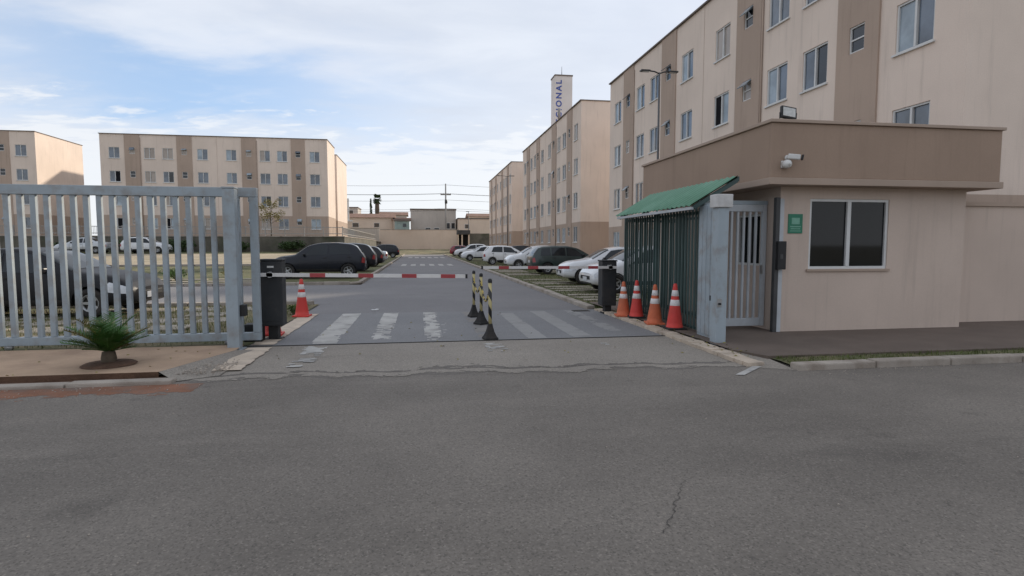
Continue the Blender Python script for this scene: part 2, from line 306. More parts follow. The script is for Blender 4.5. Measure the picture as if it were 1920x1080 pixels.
# ------------------------------------------------------------------ mesh helpers
class MB:
    def __init__(s): s.v = []; s.f = []; s.mi = []; s.sm = []
    def add(s, vs_, fs_, mi=0, smooth=False):
        o = len(s.v); s.v += [tuple(p) for p in vs_]
        for f in fs_:
            s.f.append([i + o for i in f]); s.mi.append(mi); s.sm.append(smooth)
        return s
    def box(s, x0, x1, y0, y1, z0, z1, mi=0):
        v = [(x0,y0,z0),(x1,y0,z0),(x1,y1,z0),(x0,y1,z0),(x0,y0,z1),(x1,y0,z1),(x1,y1,z1),(x0,y1,z1)]
        return s.add(v, [(0,3,2,1),(4,5,6,7),(0,1,5,4),(1,2,6,5),(2,3,7,6),(3,0,4,7)], mi)
    def obox(s, c, size, rot=None, mi=0):
        a, b, d = (k / 2 for k in size); c = Vector(c); rot = rot or Matrix.Identity(3)
        v = [c + rot @ Vector(p) for p in [(-a,-b,-d),(a,-b,-d),(a,b,-d),(-a,b,-d),(-a,-b,d),(a,-b,d),(a,b,d),(-a,b,d)]]
        return s.add(v, [(0,3,2,1),(4,5,6,7),(0,1,5,4),(1,2,6,5),(2,3,7,6),(3,0,4,7)], mi)
    def tube(s, p0, p1, r0, r1=None, n=10, mi=0, smooth=True):
        r1 = r0 if r1 is None else r1
        return s.path([p0, p1], [r0, r1], n, mi, smooth)
    def path(s, pts, rs, n=8, mi=0, smooth=True, cap=True):
        pts = [Vector(p) for p in pts]
        if not isinstance(rs, (list, tuple)): rs = [rs] * len(pts)
        vs_, fs_ = [], []; prev = None
        for i, p in enumerate(pts):
            d = (pts[min(i+1, len(pts)-1)] - pts[max(i-1, 0)])
            d = d.normalized() if d.length > 1e-9 else Vector((0,0,1))
            if prev is None:
                a = d.cross(Vector((0,0,1)) if abs(d.z) < 0.9 else Vector((1,0,0))).normalized()
            else:
                a = (prev - d * prev.dot(d)).normalized()
            prev = a; b = d.cross(a)
            for k in range(n):
                t = 2 * math.pi * k / n
                vs_.append(p + (a * math.cos(t) + b * math.sin(t)) * rs[i])
        for i in range(len(pts)-1):
            for k in range(n):
                fs_.append((i*n+k, i*n+(k+1)%n, (i+1)*n+(k+1)%n, (i+1)*n+k))
        s.add(vs_, fs_, mi, smooth)
        if cap:
            o = len(s.v) - len(vs_)
            s.f.append([o + k for k in range(n)][::-1]); s.mi.append(mi); s.sm.append(False)
            s.f.append([o + (len(pts)-1)*n + k for k in range(n)]); s.mi.append(mi); s.sm.append(False)
        return s
    def lathe(s, prof, c=(0,0,0), n=20, mi=0, smooth=True, axis='z'):
        vs_, fs_ = [], []
        for r, z in prof:
            for k in range(n):
                t = 2*math.pi*k/n
                p = (r*math.cos(t), r*math.sin(t), z)
                if axis == 'y': p = (p[0], p[2], p[1])
                if axis == 'x': p = (p[2], p[0], p[1])
                vs_.append((p[0]+c[0], p[1]+c[1], p[2]+c[2]))
        for i in range(len(prof)-1):
            for k in range(n):
                fs_.append((i*n+k, i*n+(k+1)%n, (i+1)*n+(k+1)%n, (i+1)*n+k))
        return s.add(vs_, fs_, mi, smooth)
    def prism(s, poly, y0, y1, plane='xz', mi=0):
        n = len(poly)
        def P(a, b, d):
            return {'xz': (a, d, b), 'yz': (d, a, b), 'xy': (a, b, d)}[plane]
        v = [P(a, b, y0) for a, b in poly] + [P(a, b, y1) for a, b in poly]
        f = [tuple(range(n)), tuple(range(2*n-1, n-1, -1))] + [(i, i+n, (i+1)%n+n, (i+1)%n) for i in range(n)]
        return s.add(v, f, mi)
    def build(s, name, m, parent=None, world=False, bevel=0.0, base=None, fixn=False):
        off = Vector((0,0,0))
        if base is not None: off = Vector(base)
        elif world and parent is not None:
            q = parent
            while q is not None: off += q.location; q = q.parent
        me = bpy.data.meshes.new(name)
        me.from_pydata([(Vector(p) - off) for p in s.v], [], s.f)
        ms = m if isinstance(m, (list, tuple)) else [m]
        for k in ms: me.materials.append(MATS[k])
        me.polygons.foreach_set('material_index', s.mi); me.polygons.foreach_set('use_smooth', s.sm)
        if bevel or fixn:
            bm = bmesh.new(); bm.from_mesh(me)
            bmesh.ops.recalc_face_normals(bm, faces=bm.faces)
            if bevel:
                es = [e for e in bm.edges if len(e.link_faces) == 2 and e.calc_face_angle(0) > 0.6]
                bmesh.ops.bevel(bm, geom=es, offset=bevel, segments=2, profile=0.6, affect='EDGES', clamp_overlap=True)
            bm.to_mesh(me); bm.free()
        me.update()
        o = bpy.data.objects.new(name, me); COL.objects.link(o)
        if base is not None: o.location = base
        if parent is not None: o.parent = parent
        return o
def tag(o, label, cat, group=None, kind=None):
    o['label'] = label; o['category'] = cat
    if group: o['group'] = group
    if kind: o['kind'] = kind
    return o
def thing(name, label, cat, loc=(0,0,0), rz=0.0, group=None):
    o = bpy.data.objects.new(name, None); o.empty_display_size = 0.2; COL.objects.link(o)
    o.location = loc; o.rotation_euler = (0, 0, rz)
    return tag(o, label, cat, group)
def struct(o, label=None):
    o['kind'] = 'structure'
    if label: o['label'] = label
    return o
def inst(name, me, parent, loc=(0,0,0), rot=(0,0,0)):
    o = bpy.data.objects.new(name, me); COL.objects.link(o); o.parent = parent
    o.location = loc; o.rotation_euler = rot
    return o
def copy_tree(o, parent=None):
    c = o.copy(); COL.objects.link(c); c.parent = parent
    for ch in list(o.children): copy_tree(ch, c)
    return c
def sheet(name, x0, x1, y0, y1, z, m, label=None, nx=1, ny=1, jag=0.0, zf=None):
    mb = MB(); vs_ = []; fs_ = []
    for j in range(ny+1):
        for i in range(nx+1):
            x = x0+(x1-x0)*i/nx; y = y0+(y1-y0)*j/ny
            if jag and j == 0: y += random.uniform(-jag, jag)
            vs_.append((x, y, zf(x, y) if zf else z))
    for j in range(ny):
        for i in range(nx):
            a = j*(nx+1)+i; fs_.append((a, a+1, a+nx+2, a+nx+1))
    mb.add(vs_, fs_)
    return struct(mb.build(name, m), label)

# ================================================================== SETTING: ground, roads, pavements
sheet('ground', -1500, 1500, -1500, 1500, -0.06, 'ground', 'dry reddish earth and grass under everything')
sheet('public_street', -90, 90, -14, 7.05, 0.0, 'asphalt', 'grey brown public asphalt street in the foreground', 60, 1)
sheet('far_street_verge', -90, 90, -30, -14, 0.01, 'lawn', 'grass verge across the public street')
def edge_apron(x): return 6.95 - 0.12 * (x - 0.7) / 3.2 + 0.05*math.sin(3.1*x) + 0.03*math.sin(9*x+1)
mb = MB(); n = 60
xs = [-2.75 + (4.55+2.75)*i/n for i in range(n+1)]
mb.add([(x, edge_apron(x), 0.0006) for x in xs] + [(x, 9.16, 0.012) for x in xs], [(i, i+1, i+n+2, i+n+1) for i in range(n)])
struct(mb.build('entrance_apron', 'apron'), 'worn patchy concrete apron between street and gate track')
mb = MB(); n = 90; U = []; D_ = []
for i in range(n+1):
    x = -2.7 + 7.2*i/n; y = edge_apron(x)
    U.append((x, y+.05+.05*math.sin(i*.9)+random.uniform(-.02,.03), .0035)); D_.append((x, y-.06-.05*math.sin(i*.37)-random.uniform(0,.05), .0007))
mb.add(D_+U, [(i, i+1, i+n+2, i+n+1) for i in range(n)])
struct(mb.build('tar_seam', 'asphalt_dark'), 'irregular dark tar seam between apron and street')
APRON_FRINGE = True
sheet('road_corner', -2.62, -2.25, 13.38, 15.72, 0.0, 'asphalt_inner', 'asphalt corner where side road meets inner road')
sheet('crossing_pavement', -2.62, 4.45, 9.24, 13.38, 0.010, 'crossing_base', 'grey painted concrete band under the barriers')
sheet('inner_road', -2.25, 4.0, 13.38, 99, 0.0, 'asphalt_inner', 'asphalt road running between the apartment blocks')
sheet('side_road', -80, -2.25, 15.7, 23.35, 0.0, 'asphalt_inner', 'asphalt side road turning off behind the open gate')
mb = MB(); mb.box(-9.8, 4.5, 9.165, 9.235, -0.05, 0.006); mb.box(-9.8, 4.5, 9.185, 9.215, 0.006, 0.018)
struct(mb.build('gate_track', 'rubber'), 'dark sunken steel track of the sliding gate')
# zebra stripes at the entrance, each its own sheet
from mathutils import noise as mnoise
def crossing(name, label, stripes, z, y, cell=.035):
    r = bpy.data.objects.new(name, None); COL.objects.link(r); r.location = (0, y, 0); r['kind'] = 'structure'; r['label'] = label
    for st_ in stripes:
        xa, xb, y0, y1, m = st_[:5]; wear = st_[5] if len(st_) > 5 else (0.0, 0.0)
        mb = MB(); cx_ = cell; cy_ = cell*1.6 if y < 20 else .5
        nx_ = max(2, int((xb-xa)/cx_)); ny_ = max(2, int((y1-y0)/cy_)); vs_ = []; fs_ = []
        for j in range(ny_+1):
            for i in range(nx_+1):
                jx = 0 if y > 20 else .008
                vs_.append((xa+(xb-xa)*i/nx_+random.uniform(-jx,jx), y0+(y1-y0)*j/ny_+random.uniform(-jx,jx), z))
        for j in range(ny_):
            w_ = wear[0] + (wear[1]-wear[0])*j/ny_
            for i in range(nx_):
                p = Vector((xa+(xb-xa)*i/nx_, y0+(y1-y0)*j/ny_, 3.3))
                v = mnoise.noise(p*2.2)*.55 + mnoise.noise(p*7.5)*.4 + mnoise.noise(Vector((p.x*3, p.y*14, 9)))*.35
                ed = .25 if i in (0, nx_-1) else 0
                if v < w_ - .75 + ed: continue
                q = j*(nx_+1)+i; fs_.append((q, q+1, q+nx_+2, q+nx_+1))
        mb.add(vs_, fs_); mb.build('stripe', m, r, world=True)
    return r
crossing('zebra_crossing', 'worn white zebra stripes across the entrance lanes',
    [(-1.70,-1.30,9.3,13.36,'paint_worn',(.3,.1)), (-0.80,-0.47,9.6,13.34,'paint_worn',(.62,.1)), (0.08,0.38,9.4,13.32,'paint_worn',(.6,.35)),
     (0.38,0.56,10.0,11.9,'paint_worn',(1.05,1.0)),
     (1.78,2.1,9.3,12.9,'paint_faint',(.3,.2)), (2.55,2.90,9.3,13.2,'paint_faint',(.15,.1)), (3.35,3.65,9.9,13.2,'paint_faint',(.6,.4)),
     (0.95,1.3,9.25,13.3,'paint_ghost',(.8,.7))], 0.0118, 11)
crossing('worn_lane_marking', 'ghostly remains of white paint on the apron',
    [(-1.72,-1.34,7.55,9.1,'paint_worn',(1.0,.8)), (0.95,1.34,8.1,8.95,'paint_worn',(1.05,.95)), (2.6,2.95,7.3,8.9,'paint_worn',(1.15,1.0))], 0.0138, 8)
crossing('far_zebra_crossing', 'white zebra crossing in the middle of the inner road',
    [(-1.35+0.72*i, -0.97+0.72*i, 44.2, 48.2, 'paint_worn') for i in range(6)], 0.006, 46)
crossing('farthest_zebra_crossing', 'white zebra crossing at the far end of the inner road',
    [(-1.3+0.8*i, -0.80+0.8*i, 71, 77, 'paint_worn') for i in range(6)], 0.006, 74)
# pale strips that edge the entrance
def strip(name, pts, w, z, m, label):
    mb = MB(); k = len(pts)
    mb.add([(x-w/2, y, z) for x, y in pts] + [(x+w/2, y, z) for x, y in pts], [(i, i+k, i+k+1, i+1) for i in range(k-1)])
    return struct(mb.build(name, m), label)
strip('edge_strip', [(-2.36+random.uniform(-.02,.02), 7.45+0.1*i) for i in range(17)], 0.34, 0.020, 'strip_beige', 'beige flush edging left of the apron')
strip('edge_strip', [(-2.40+random.uniform(-.015,.015), 9.3+0.15*i) for i in range(28)], 0.34, 0.020, 'strip_beige', 'beige flush edging left of the zebra stripes')
mb = MB()
for i in range(62):
    y0 = 6.7 + i*0.104
    mb.box(4.12+random.uniform(-.012,.012), 4.36+random.uniform(-.012,.012), y0, y0+0.104, -0.05, 0.055+random.uniform(-.006,.006))
struct(mb.build('entrance_kerb', 'strip_beige'), 'low beige kerb in front of the green fence')
mb = MB(); mb.add([(3.72,6.28,0.008),(3.82,6.25,0.008),(4.62,6.93,0.008),(4.52,6.97,0.008)], [(0,1,2,3)])
struct(mb.build('painted_line', 'paint_worn'), 'short pale diagonal line at the right street corner')

# kerbs and sidewalks on the street side
def kerb_run(name, x0, x1, y0, y1, z1, m, label, step=1.0, along='x'):
    r = bpy.data.objects.new(name, None); COL.objects.link(r); r['kind'] = 'structure'; r['label'] = label
    a0, a1 = (x0, x1) if along == 'x' else (y0, y1)
    r.location = ((x0+x1)/2, (y0+y1)/2, 0)
    k = max(1, int(round((a1-a0)/step))); st = (a1-a0)/k
    me = None
    for i in range(k):
        a = a0 + st*(i+0.5)
        if me is None:
            mb = MB()
            if along == 'x': mb.box(-st/2+.008, st/2-.008, -(y1-y0)/2, (y1-y0)/2, -0.06, z1)
            else: mb.box(-(x1-x0)/2, (x1-x0)/2, -st/2+.008, st/2-.008, -0.06, z1)
            o = mb.build('kerb_stone', m, r, bevel=0.02); me = o.data
        else:
            o = inst('kerb_stone', me, r)
        o.location = ((a - r.location.x) if along == 'x' else 0, 0 if along == 'x' else (a - r.location.y), random.uniform(-.008, .008))
        o.rotation_euler = (0, 0, random.uniform(-.006, .006))
    return r
kerb_run('street_kerb', -32, -2.74, 6.86, 7.03, 0.04, 'kerb', 'stained pale kerb left of the entrance', 1.1)
kerb_run('street_kerb', 4.62, 32, 6.38, 6.56, 0.085, 'kerb', 'stained pale kerb right of the entrance', 1.1)
sheet('soil_strip', -40, -2.8, 7.03, 7.2, 0.0, 'soil', 'dark red bare soil behind the left kerb', 120, 2, 0, lambda x, y: 0.005+0.02*random.random())
mb = MB(); n = 40
mb.add([(-40+ (40-3.0)*i/n, 7.17, 0.085) for i in range(n)] + [(-3.0,7.17,0.085), (-2.62,8.75,0.045), (-2.62,9.15,0.05)] + [(-40,9.15,0.085)], [tuple(range(n+4))])
mb.add([(-40,7.17,0.085),(-3.0,7.17,0.085),(-3.0,7.17,-0.02),(-40,7.17,-0.02)], [(0,1,2,3)], 1)
struct(mb.build('sidewalk', ['sidewalk_left', 'soil']), 'beige concrete sidewalk under the sliding gate')
mb = MB(); mb.add([(-3.0,7.17,0.084),(-2.62,8.75,0.044),(-2.35,8.9,0.014),(-2.35,7.2,0.012),(-2.75,6.98,0.008)], [(0,4,3,2,1)])
struct(mb.build('broken_edge', 'apron'), 'crumbling concrete edge beside the left sidewalk')
# rubble and pebbles at that edge
mb = MB()
for i in range(240):
    x = random.uniform(-3.05, -2.3); y = 7.2 + random.uniform(0, 0.9) * (0.4 + random.random()*.6); s_ = random.uniform(.005, .018)
    mb.obox((x, y, 0.035+s_*.3), (s_*1.4, s_, s_*.8), Matrix.Rotation(random.random()*6, 3, 'Z') @ Matrix.Rotation(random.random(), 3, 'X'))
o = mb.build('rubble', 'kerb', base=(-2.7, 7.5, 0)); tag(o, 'loose grey rubble where the left sidewalk crumbles', 'rubble', kind='stuff')
def fringe(x0, x1, y_in, y_out, z, cell, thr0, thr1, yf=None, seed=0.0):
    mb = MB(); nx_ = int((x1-x0)/cell); ny_ = max(2, int(abs(y_out-y_in)/(cell*.7))); vs_ = []; fs_ = []
    for j in range(ny_+1):
        for i in range(nx_+1):
            x = x0+(x1-x0)*i/nx_; y = y_in+(y_out-y_in)*j/ny_ + (yf(x) if yf else 0)
            vs_.append((x+random.uniform(-.3,.3)*cell, y+random.uniform(-.2,.2)*cell, z))
    for j in range(ny_):
        th_ = thr0+(thr1-thr0)*j/ny_
        for i in range(nx_):
            x = x0+(x1-x0)*i/nx_; y = y_in+(y_out-y_in)*j/ny_
            v = mnoise.noise(Vector((x*1.3, y*4, seed)))*.5 + mnoise.noise(Vector((x*5, y*12, seed+4)))*.45 + mnoise.noise(Vector((x*17, y*30, seed+8)))*.3
            if v < th_: continue
            q = j*(nx_+1)+i; fs_.append((q, q+nx_+1, q+nx_+2, q+1) if y_out < y_in else (q, q+1, q+nx_+2, q+nx_+1))
    mb.add(vs_, fs_); return mb
mb = fringe(-9, -2.4, 6.87, 6.30, 0.0016, .03, -.9, .55, None, 2.0)
struct(mb.build('red_dust', 'red_dust'), 'reddish earth washed along the left kerb')
mb = fringe(-2.6, 4.3, .16, -.22, 0.0045, .03, -.55, .5, edge_apron, 11.0)
struct(mb.build('apron_fringe', 'apron'), 'ragged broken edge of the apron where it meets the street')
mb = fringe(-2.6, 4.3, .50, .16, 0.0060, .035, .75, -.25, edge_apron, 23.0)
struct(mb.build('dark_patches', 'asphalt_dark'), 'dark worn patches along the apron edge')
mb = MB(); mb.add([(4.40,7.0,0.0),(40,7.0,0.0),(40,7.0,0.068),(4.62,7.0,0.068),(4.40,8.2,0.06),(4.40,14.6,0.06),(40,14.6,0.068),(4.40,7.6,0.06)], [(3,2,6,5,4,7)])
mb.add([(4.40,7.6,0.06),(4.62,7.0,0.068),(4.62,7.0,-0.02),(4.40,7.6,-0.02),(40,7.0,0.068),(40,7.0,-0.02)], [(0,3,2,1),(1,2,5,4)])
struct(mb.build('sidewalk', 'sidewalk_right'), 'brownish concrete sidewalk in front of the gatehouse')
sheet('grass_strip', 4.66, 40, 6.56, 7.0, 0.03, 'lawn', 'thin strip of grass between right kerb and sidewalk', 60, 2, 0, lambda x, y: 0.03+0.02*random.random())
mb = MB(); mb.add([(4.12,6.7,0.003),(4.62,6.4,0.003),(4.64,7.02,0.03),(4.37,7.7,0.045),(4.37,6.8,0.02)], [(0,1,2,3,4)])
struct(mb.build('corner_patch', 'apron'), 'dark concrete corner beside the right sidewalk')
mb = MB()
for i in range(2600):
    x = 4.7 + random.random()**1.3 * 9; y = random.uniform(6.58, 7.0); h = random.uniform(.02, .075); a = random.random()*6.28; w = .006
    dx_, dy_ = math.cos(a)*w, math.sin(a)*w; lx, ly = random.uniform(-.03,.03), random.uniform(-.03,.03)
    mb.add([(x-dx_,y-dy_,.03),(x+dx_,y+dy_,.03),(x+lx,y+ly,.03+h)], [(0,1,2)])
o = mb.build('grass_tufts', 'grass', base=(6, 6.8, 0)); tag(o, 'short grass blades along the right kerb', 'grass', kind='stuff')
# crack in the street
mb = MB(); pts = []
for i in range(26):
    t = i/25; pts.append((1.83-0.54*t+random.uniform(-.02,.02), 3.65-0.82*t, 0.0045, random.uniform(.0005,.004)*(0.4+t)))
mb.add([(x-w, y, z) for x, y, z, w in pts] + [(x+w, y, z) for x, y, z, w in pts], [(i, i+26, i+27, i+1) for i in range(25)])
struct(mb.build('street_crack', 'crack'), 'thin crack in the foreground asphalt')

# left inner garden, bank and plateau
sheet('garden', -60, -2.58, 9.26, 15.55, 0.0, 'ground', 'dry garden plot behind the sliding gate', 80, 10, 0, lambda x, y: 0.01 + 0.03*random.random())
kerb_run('garden_kerb', -30, -2.7, 15.45, 15.62, 0.11, 'kerb', 'pale kerb along the near side of the side road', 1.0)
kerb_run('garden_kerb', -30, -2.7, 23.38, 23.55, 0.12, 'kerb', 'pale kerb along the far side of the side road', 1.0)
kerb_run('road_kerb', -2.45, -2.28, 24.1, 97, 0.11, 'kerb', 'pale kerb along the left edge of the inner road', 2.0, 'y')
kerb_run('road_kerb', 4.0, 4.2, 13.4, 97, 0.10, 'kerb', 'pale kerb along the right edge of the inner road', 2.0, 'y')
mb = MB(); k = 8
arc = [(-2.45-0.28+ 0.45*math.cos(R(90)*i/k), 23.83+0.0-0.45*math.cos(R(90)*(k-i)/k)+0.27) for i in range(k+1)]
mb.path([(-2.73, 23.46, 0.05)] + [(-2.73+0.36*math.sin(R(90)*i/k), 24.0-0.54*math.cos(R(90)*i/k), 0.05) for i in range(k+1)] + [(-2.365, 24.12, 0.05)], 0.07, 6)
struct(mb.build('corner_kerb', 'kerb'), 'rounded kerb corner by the dark off-road car')
def sstep(x, a, b):
    t = max(0, min(1, (x-a)/(b-a))); return t*t*(3-2*t)
def zl(x, y): return -0.02 + 0.031*max(0, y-32) * sstep(-x, 7.2, 10.0)
sheet('left_lawn', -90, -2.45, 23.5, 62.1, 0, 'lawn', 'worn grass slope left of the inner road', 60, 40, 0, zl)
sheet('sunlit_path', -90, -10.4, 40, 57, 0, 'dry_path', 'sunlit pale paved strip below the left apartment block', 60, 20, 0, lambda x, y: zl(x, y)+0.02)
kerb_run('path_kerb', -40, -10.2, 39.6, 39.9, 0.34, 'kerb', 'pale kerb on the near side of the sunlit path', 2.0)
o = sheet('plateau', -90, -7.6, 62.3, 140, 2.3, 'ground', 'raised ground under the left apartment blocks')
sheet('left_verge', -7.7, -2.45, 62.1, 98, -0.02, 'lawn', 'grass beside the far left parking bays')
# retaining wall
rw = thing('retaining_wall', 'dark mossy retaining wall below the left apartment block', 'wall', (-8, 62, 0))
mb = MB(); mb.box(-90, -7.6, 62.0, 62.4, -0.2, 2.42); mb.box(-7.95, -7.6, 62.4, 108, -0.2, 2.42); mb.build('wall', 'stone_dark', rw, world=True)
mb = MB(); mb.box(-90, -7.55, 61.95, 62.45, 2.422, 2.5); mb.box(-8.0, -7.55, 62.452, 108, 2.422, 2.5); mb.build('coping', 'kerb', rw, world=True)
rf = thing('railing', 'grey metal railing on top of the dark retaining wall', 'railing', (-8, 62.2, 2.5))
me = None
for i in range(40):
    x = -7.8 - i*1.9
    if me is None:
        mb = MB(); mb.box(-.04, .04, -.04, .04, 0, 1.0); o = mb.build('post', 'fence_grey', rf); me = o.data; o.location = (x+8, 0, 0)
    else: inst('post', me, rf, (x+8, 0, 0))
for z in (3.38, 2.72):
    mb = MB(); mb.box(-83, -7.8, 62.18, 62.22, z, z+.06); mb.box(-7.8, -7.76, 62.2, 108, z, z+.06); mb.build('rail', 'fence_grey', rf, world=True)
mb = MB()
for i in range(520):
    x = -7.95 - i*0.145
    mb.box(x-.012, x+.012, 62.19, 62.21, 2.62, 3.4)
for i in range(200): mb.box(-7.79, -7.77, 62.4+i*.23, 62.424+i*.23, 2.62, 3.4)
o = mb.build('pickets', 'fence_grey', rf, world=True); o['kind'] = 'stuff'

# right parking ground
sheet('parking_lawn', 4.2, 11.2, 13.4, 98, -0.01, 'lawn', 'worn grass under the right hand parking bays', 14, 100, 0, lambda x, y: -0.01+0.02*random.random())
def bank(x, y): return 0.02 + 0.65*sstep(x, 10.2, 11.8)*sstep(y, 36, 41)
sheet('right_bank', 10.2, 40, 14.7, 120, 0, 'ground', 'earth bank at the foot of the right apartment blocks', 12, 60, 0, bank)
pk = bpy.data.objects.new('parking_bays', None); COL.objects.link(pk); pk['kind'] = 'structure'; pk['label'] = 'rows of pale concrete slabs laid in grass for parking'
pk.location = (6, 30, 0); me = None
for i in range(36):
    y = 13.9 + i*0.86
    for (xc, ) in ((5.45,), (8.35,)):
        if xc > 7 and i > 24 or random.random() < .12: continue
        if me is None:
            mb = MB(); mb.box(-.85, .85, -.17, .17, -.04, .025); o = mb.build('slab', 'slab', pk, bevel=.015); me = o.data
        else: o = inst('slab', me, pk)
        o.location = (xc-6+random.uniform(-.06,.06), y-30+random.uniform(-.03,.03), random.uniform(-.005,.012)); o.rotation_euler = (random.uniform(-.01,.01), 0, random.uniform(-.02,.02))
pl = bpy.data.objects.new('garden_slabs', None); COL.objects.link(pl); pl['kind'] = 'structure'; pl['label'] = 'stepping slabs in the garden behind the sliding gate'
pl.location = (-6, 13, 0)
for i in range(14):
    for j in range(5):
        if random.random() < .25: continue
        o = inst('slab', me, pl, (-13.4+i*1.02+random.uniform(-.05,.05)+2.1-0.6*(j%2), -2.6+j*1.05, .02), (random.uniform(-.02,.02), random.uniform(-.02,.02), random.uniform(-.05,.05)))
        o.scale = (0.45, 2.0, 1)
for i in range(10):
    for j in range(3):
        o = inst('slab', me, pl, (-13.5+i*1.35+random.uniform(-.05,.05), 11.6+j*1.7, .0), (0, 0, random.uniform(-.03,.03)))
        o.scale = (0.6, 1.6, 1)
mb = MB()
for i in range(9000):
    x = random.uniform(-10, -2.7); y = random.uniform(9.4, 15.3); h = random.uniform(.03, .13); a = random.random()*6.28; w = .008
    dx_, dy_ = math.cos(a)*w, math.sin(a)*w
    mb.add([(x-dx_,y-dy_,0),(x+dx_,y+dy_,0),(x+random.uniform(-.05,.05),y+random.uniform(-.05,.05),h)], [(0,1,2)])
o = mb.build('grass_tufts', 'grass', base=(-6, 12, 0)); tag(o, 'sparse grass in the garden behind the sliding gate', 'grass', kind='stuff')
mb = MB()
for i in range(24000):
    x = random.uniform(4.25, 10); y = 13.5+random.random()**1.5*40; h = random.uniform(.02, .09); a = random.random()*6.28; w = .010
    if abs(((y-13.9+.43) % .86) - .43) < .15: continue
    dx_, dy_ = math.cos(a)*w, math.sin(a)*w
    mb.add([(x-dx_,y-dy_,0),(x+dx_,y+dy_,0),(x+random.uniform(-.04,.04),y+random.uniform(-.04,.04),h)], [(0,1,2)])
o = mb.build('grass_tufts', 'grass', base=(6, 25, 0)); tag(o, 'worn grass between the right parking slabs', 'grass', kind='stuff')
mb = MB(); mb.box(3.55, 3.95, 12.95, 13.2, 0.011, 0.02)
for i in range(7): mb.box(3.58+i*.05, 3.60+i*.05, 12.98, 13.17, 0.02, 0.026)
struct(mb.build('drain_grate', 'crack'), 'small dark drain grate by the right kerb')
# ground beyond the end of the road
sheet('end_bank', -60, 60, 98, 122, 0, 'ground', 'bare earth bank at the end of the road', 20, 10, 0, lambda x, y: 0.0 + 0.75*sstep(y, 100, 117))

# ================================================================== APARTMENT BLOCKS
BL = 24.2
def ms(name, m, fn, bevel=0):
    mb = MB(); fn(mb); o = mb.build(name, m, bevel=bevel); me = o.data; bpy.data.objects.remove(o); return me
WW, WH = 1.12, 1.22
def _frame(mb):
    a, b, t = WW/2, WH/2, .05
    mb.box(-a, a, .03, .11, -b, -b+t); mb.box(-a, a, .03, .11, b-t, b)
    mb.box(-a, -a+t, .03, .11, -b+t, b-t); mb.box(a-t, a, .03, .11, -b+t, b-t); mb.box(-.03, .03, .025, .105, -b+t, b-t)
    mb.box(-a-.05, a+.05, -.06, .028, -b-.05, -b-.002)
me_frame = ms('window', 'frame_white', _frame)
def _pane(mb): mb.box(-(WW/4-.05), WW/4-.05, .07, .085, -(WH/2-.055), WH/2-.055)
me_pane = {k: ms('pane', k, _pane) for k in ('glass_sky', 'glass_dark', 'glass_curtain', 'glass_beige', 'opening_dark')}
BW, BH = .56, .72
def _bframe(mb):
    a, b, t = BW/2, BH/2, .04
    mb.box(-a, a, .03, .10, -b, -b+t); mb.box(-a, a, .03, .10, b-t, b); mb.box(-a, -a+t, .03, .10, -b+t, b-t); mb.box(a-t, a, .03, .10, -b+t, b-t)
    mb.box(-a+t, a-t, .04, .09, -.02, .02)
me_bframe = ms('bathroom_window', 'frame_white', _bframe)
def _sash(mb):
    a = BW/2-.04
    mb.box(-a, a, -.015, .015, -.34, 0)
me_sash = {k: ms('sash', k, _sash) for k in ('glass_curtain', 'glass_sky')}
me_bpane = ms('pane', 'glass_dark', lambda mb: mb.box(-BW/2+.05, BW/2-.05, .07, .085, -BH/2+.05, BH/2-.05))
me_bpane2 = ms('pane', 'glass_beige', lambda mb: mb.box(-BW/2+.05, BW/2-.05, .07, .085, -BH/2+.05, BH/2-.05))
def facade_grid(mb, x0, x1, z0, z1, holes, y=0.0, mi=0, dep=.16):
    xs_ = sorted({x0, x1, *[h[0] for h in holes], *[h[1] for h in holes]})
    zs_ = sorted({z0, z1, *[h[2] for h in holes], *[h[3] for h in holes]})
    for i in range(len(xs_)-1):
        for j in range(len(zs_)-1):
            cx_, cz_ = (xs_[i]+xs_[i+1])/2, (zs_[j]+zs_[j+1])/2
            if any(h[0] < cx_ < h[1] and h[2] < cz_ < h[3] for h in holes): continue
            mb.add([(xs_[i],y,zs_[j]),(xs_[i+1],y,zs_[j]),(xs_[i+1],y,zs_[j+1]),(xs_[i],y,zs_[j+1])], [(0,1,2,3)], mi)
    for (a, b, c, d) in holes:
        mb.add([(a,y,c),(b,y,c),(b,y,d),(a,y,d),(a,y+dep,c),(b,y+dep,c),(b,y+dep,d),(a,y+dep,d)], [(0,4,5,1),(1,5,6,2),(2,6,7,3),(3,7,4,0),(4,7,6,5)], mi)
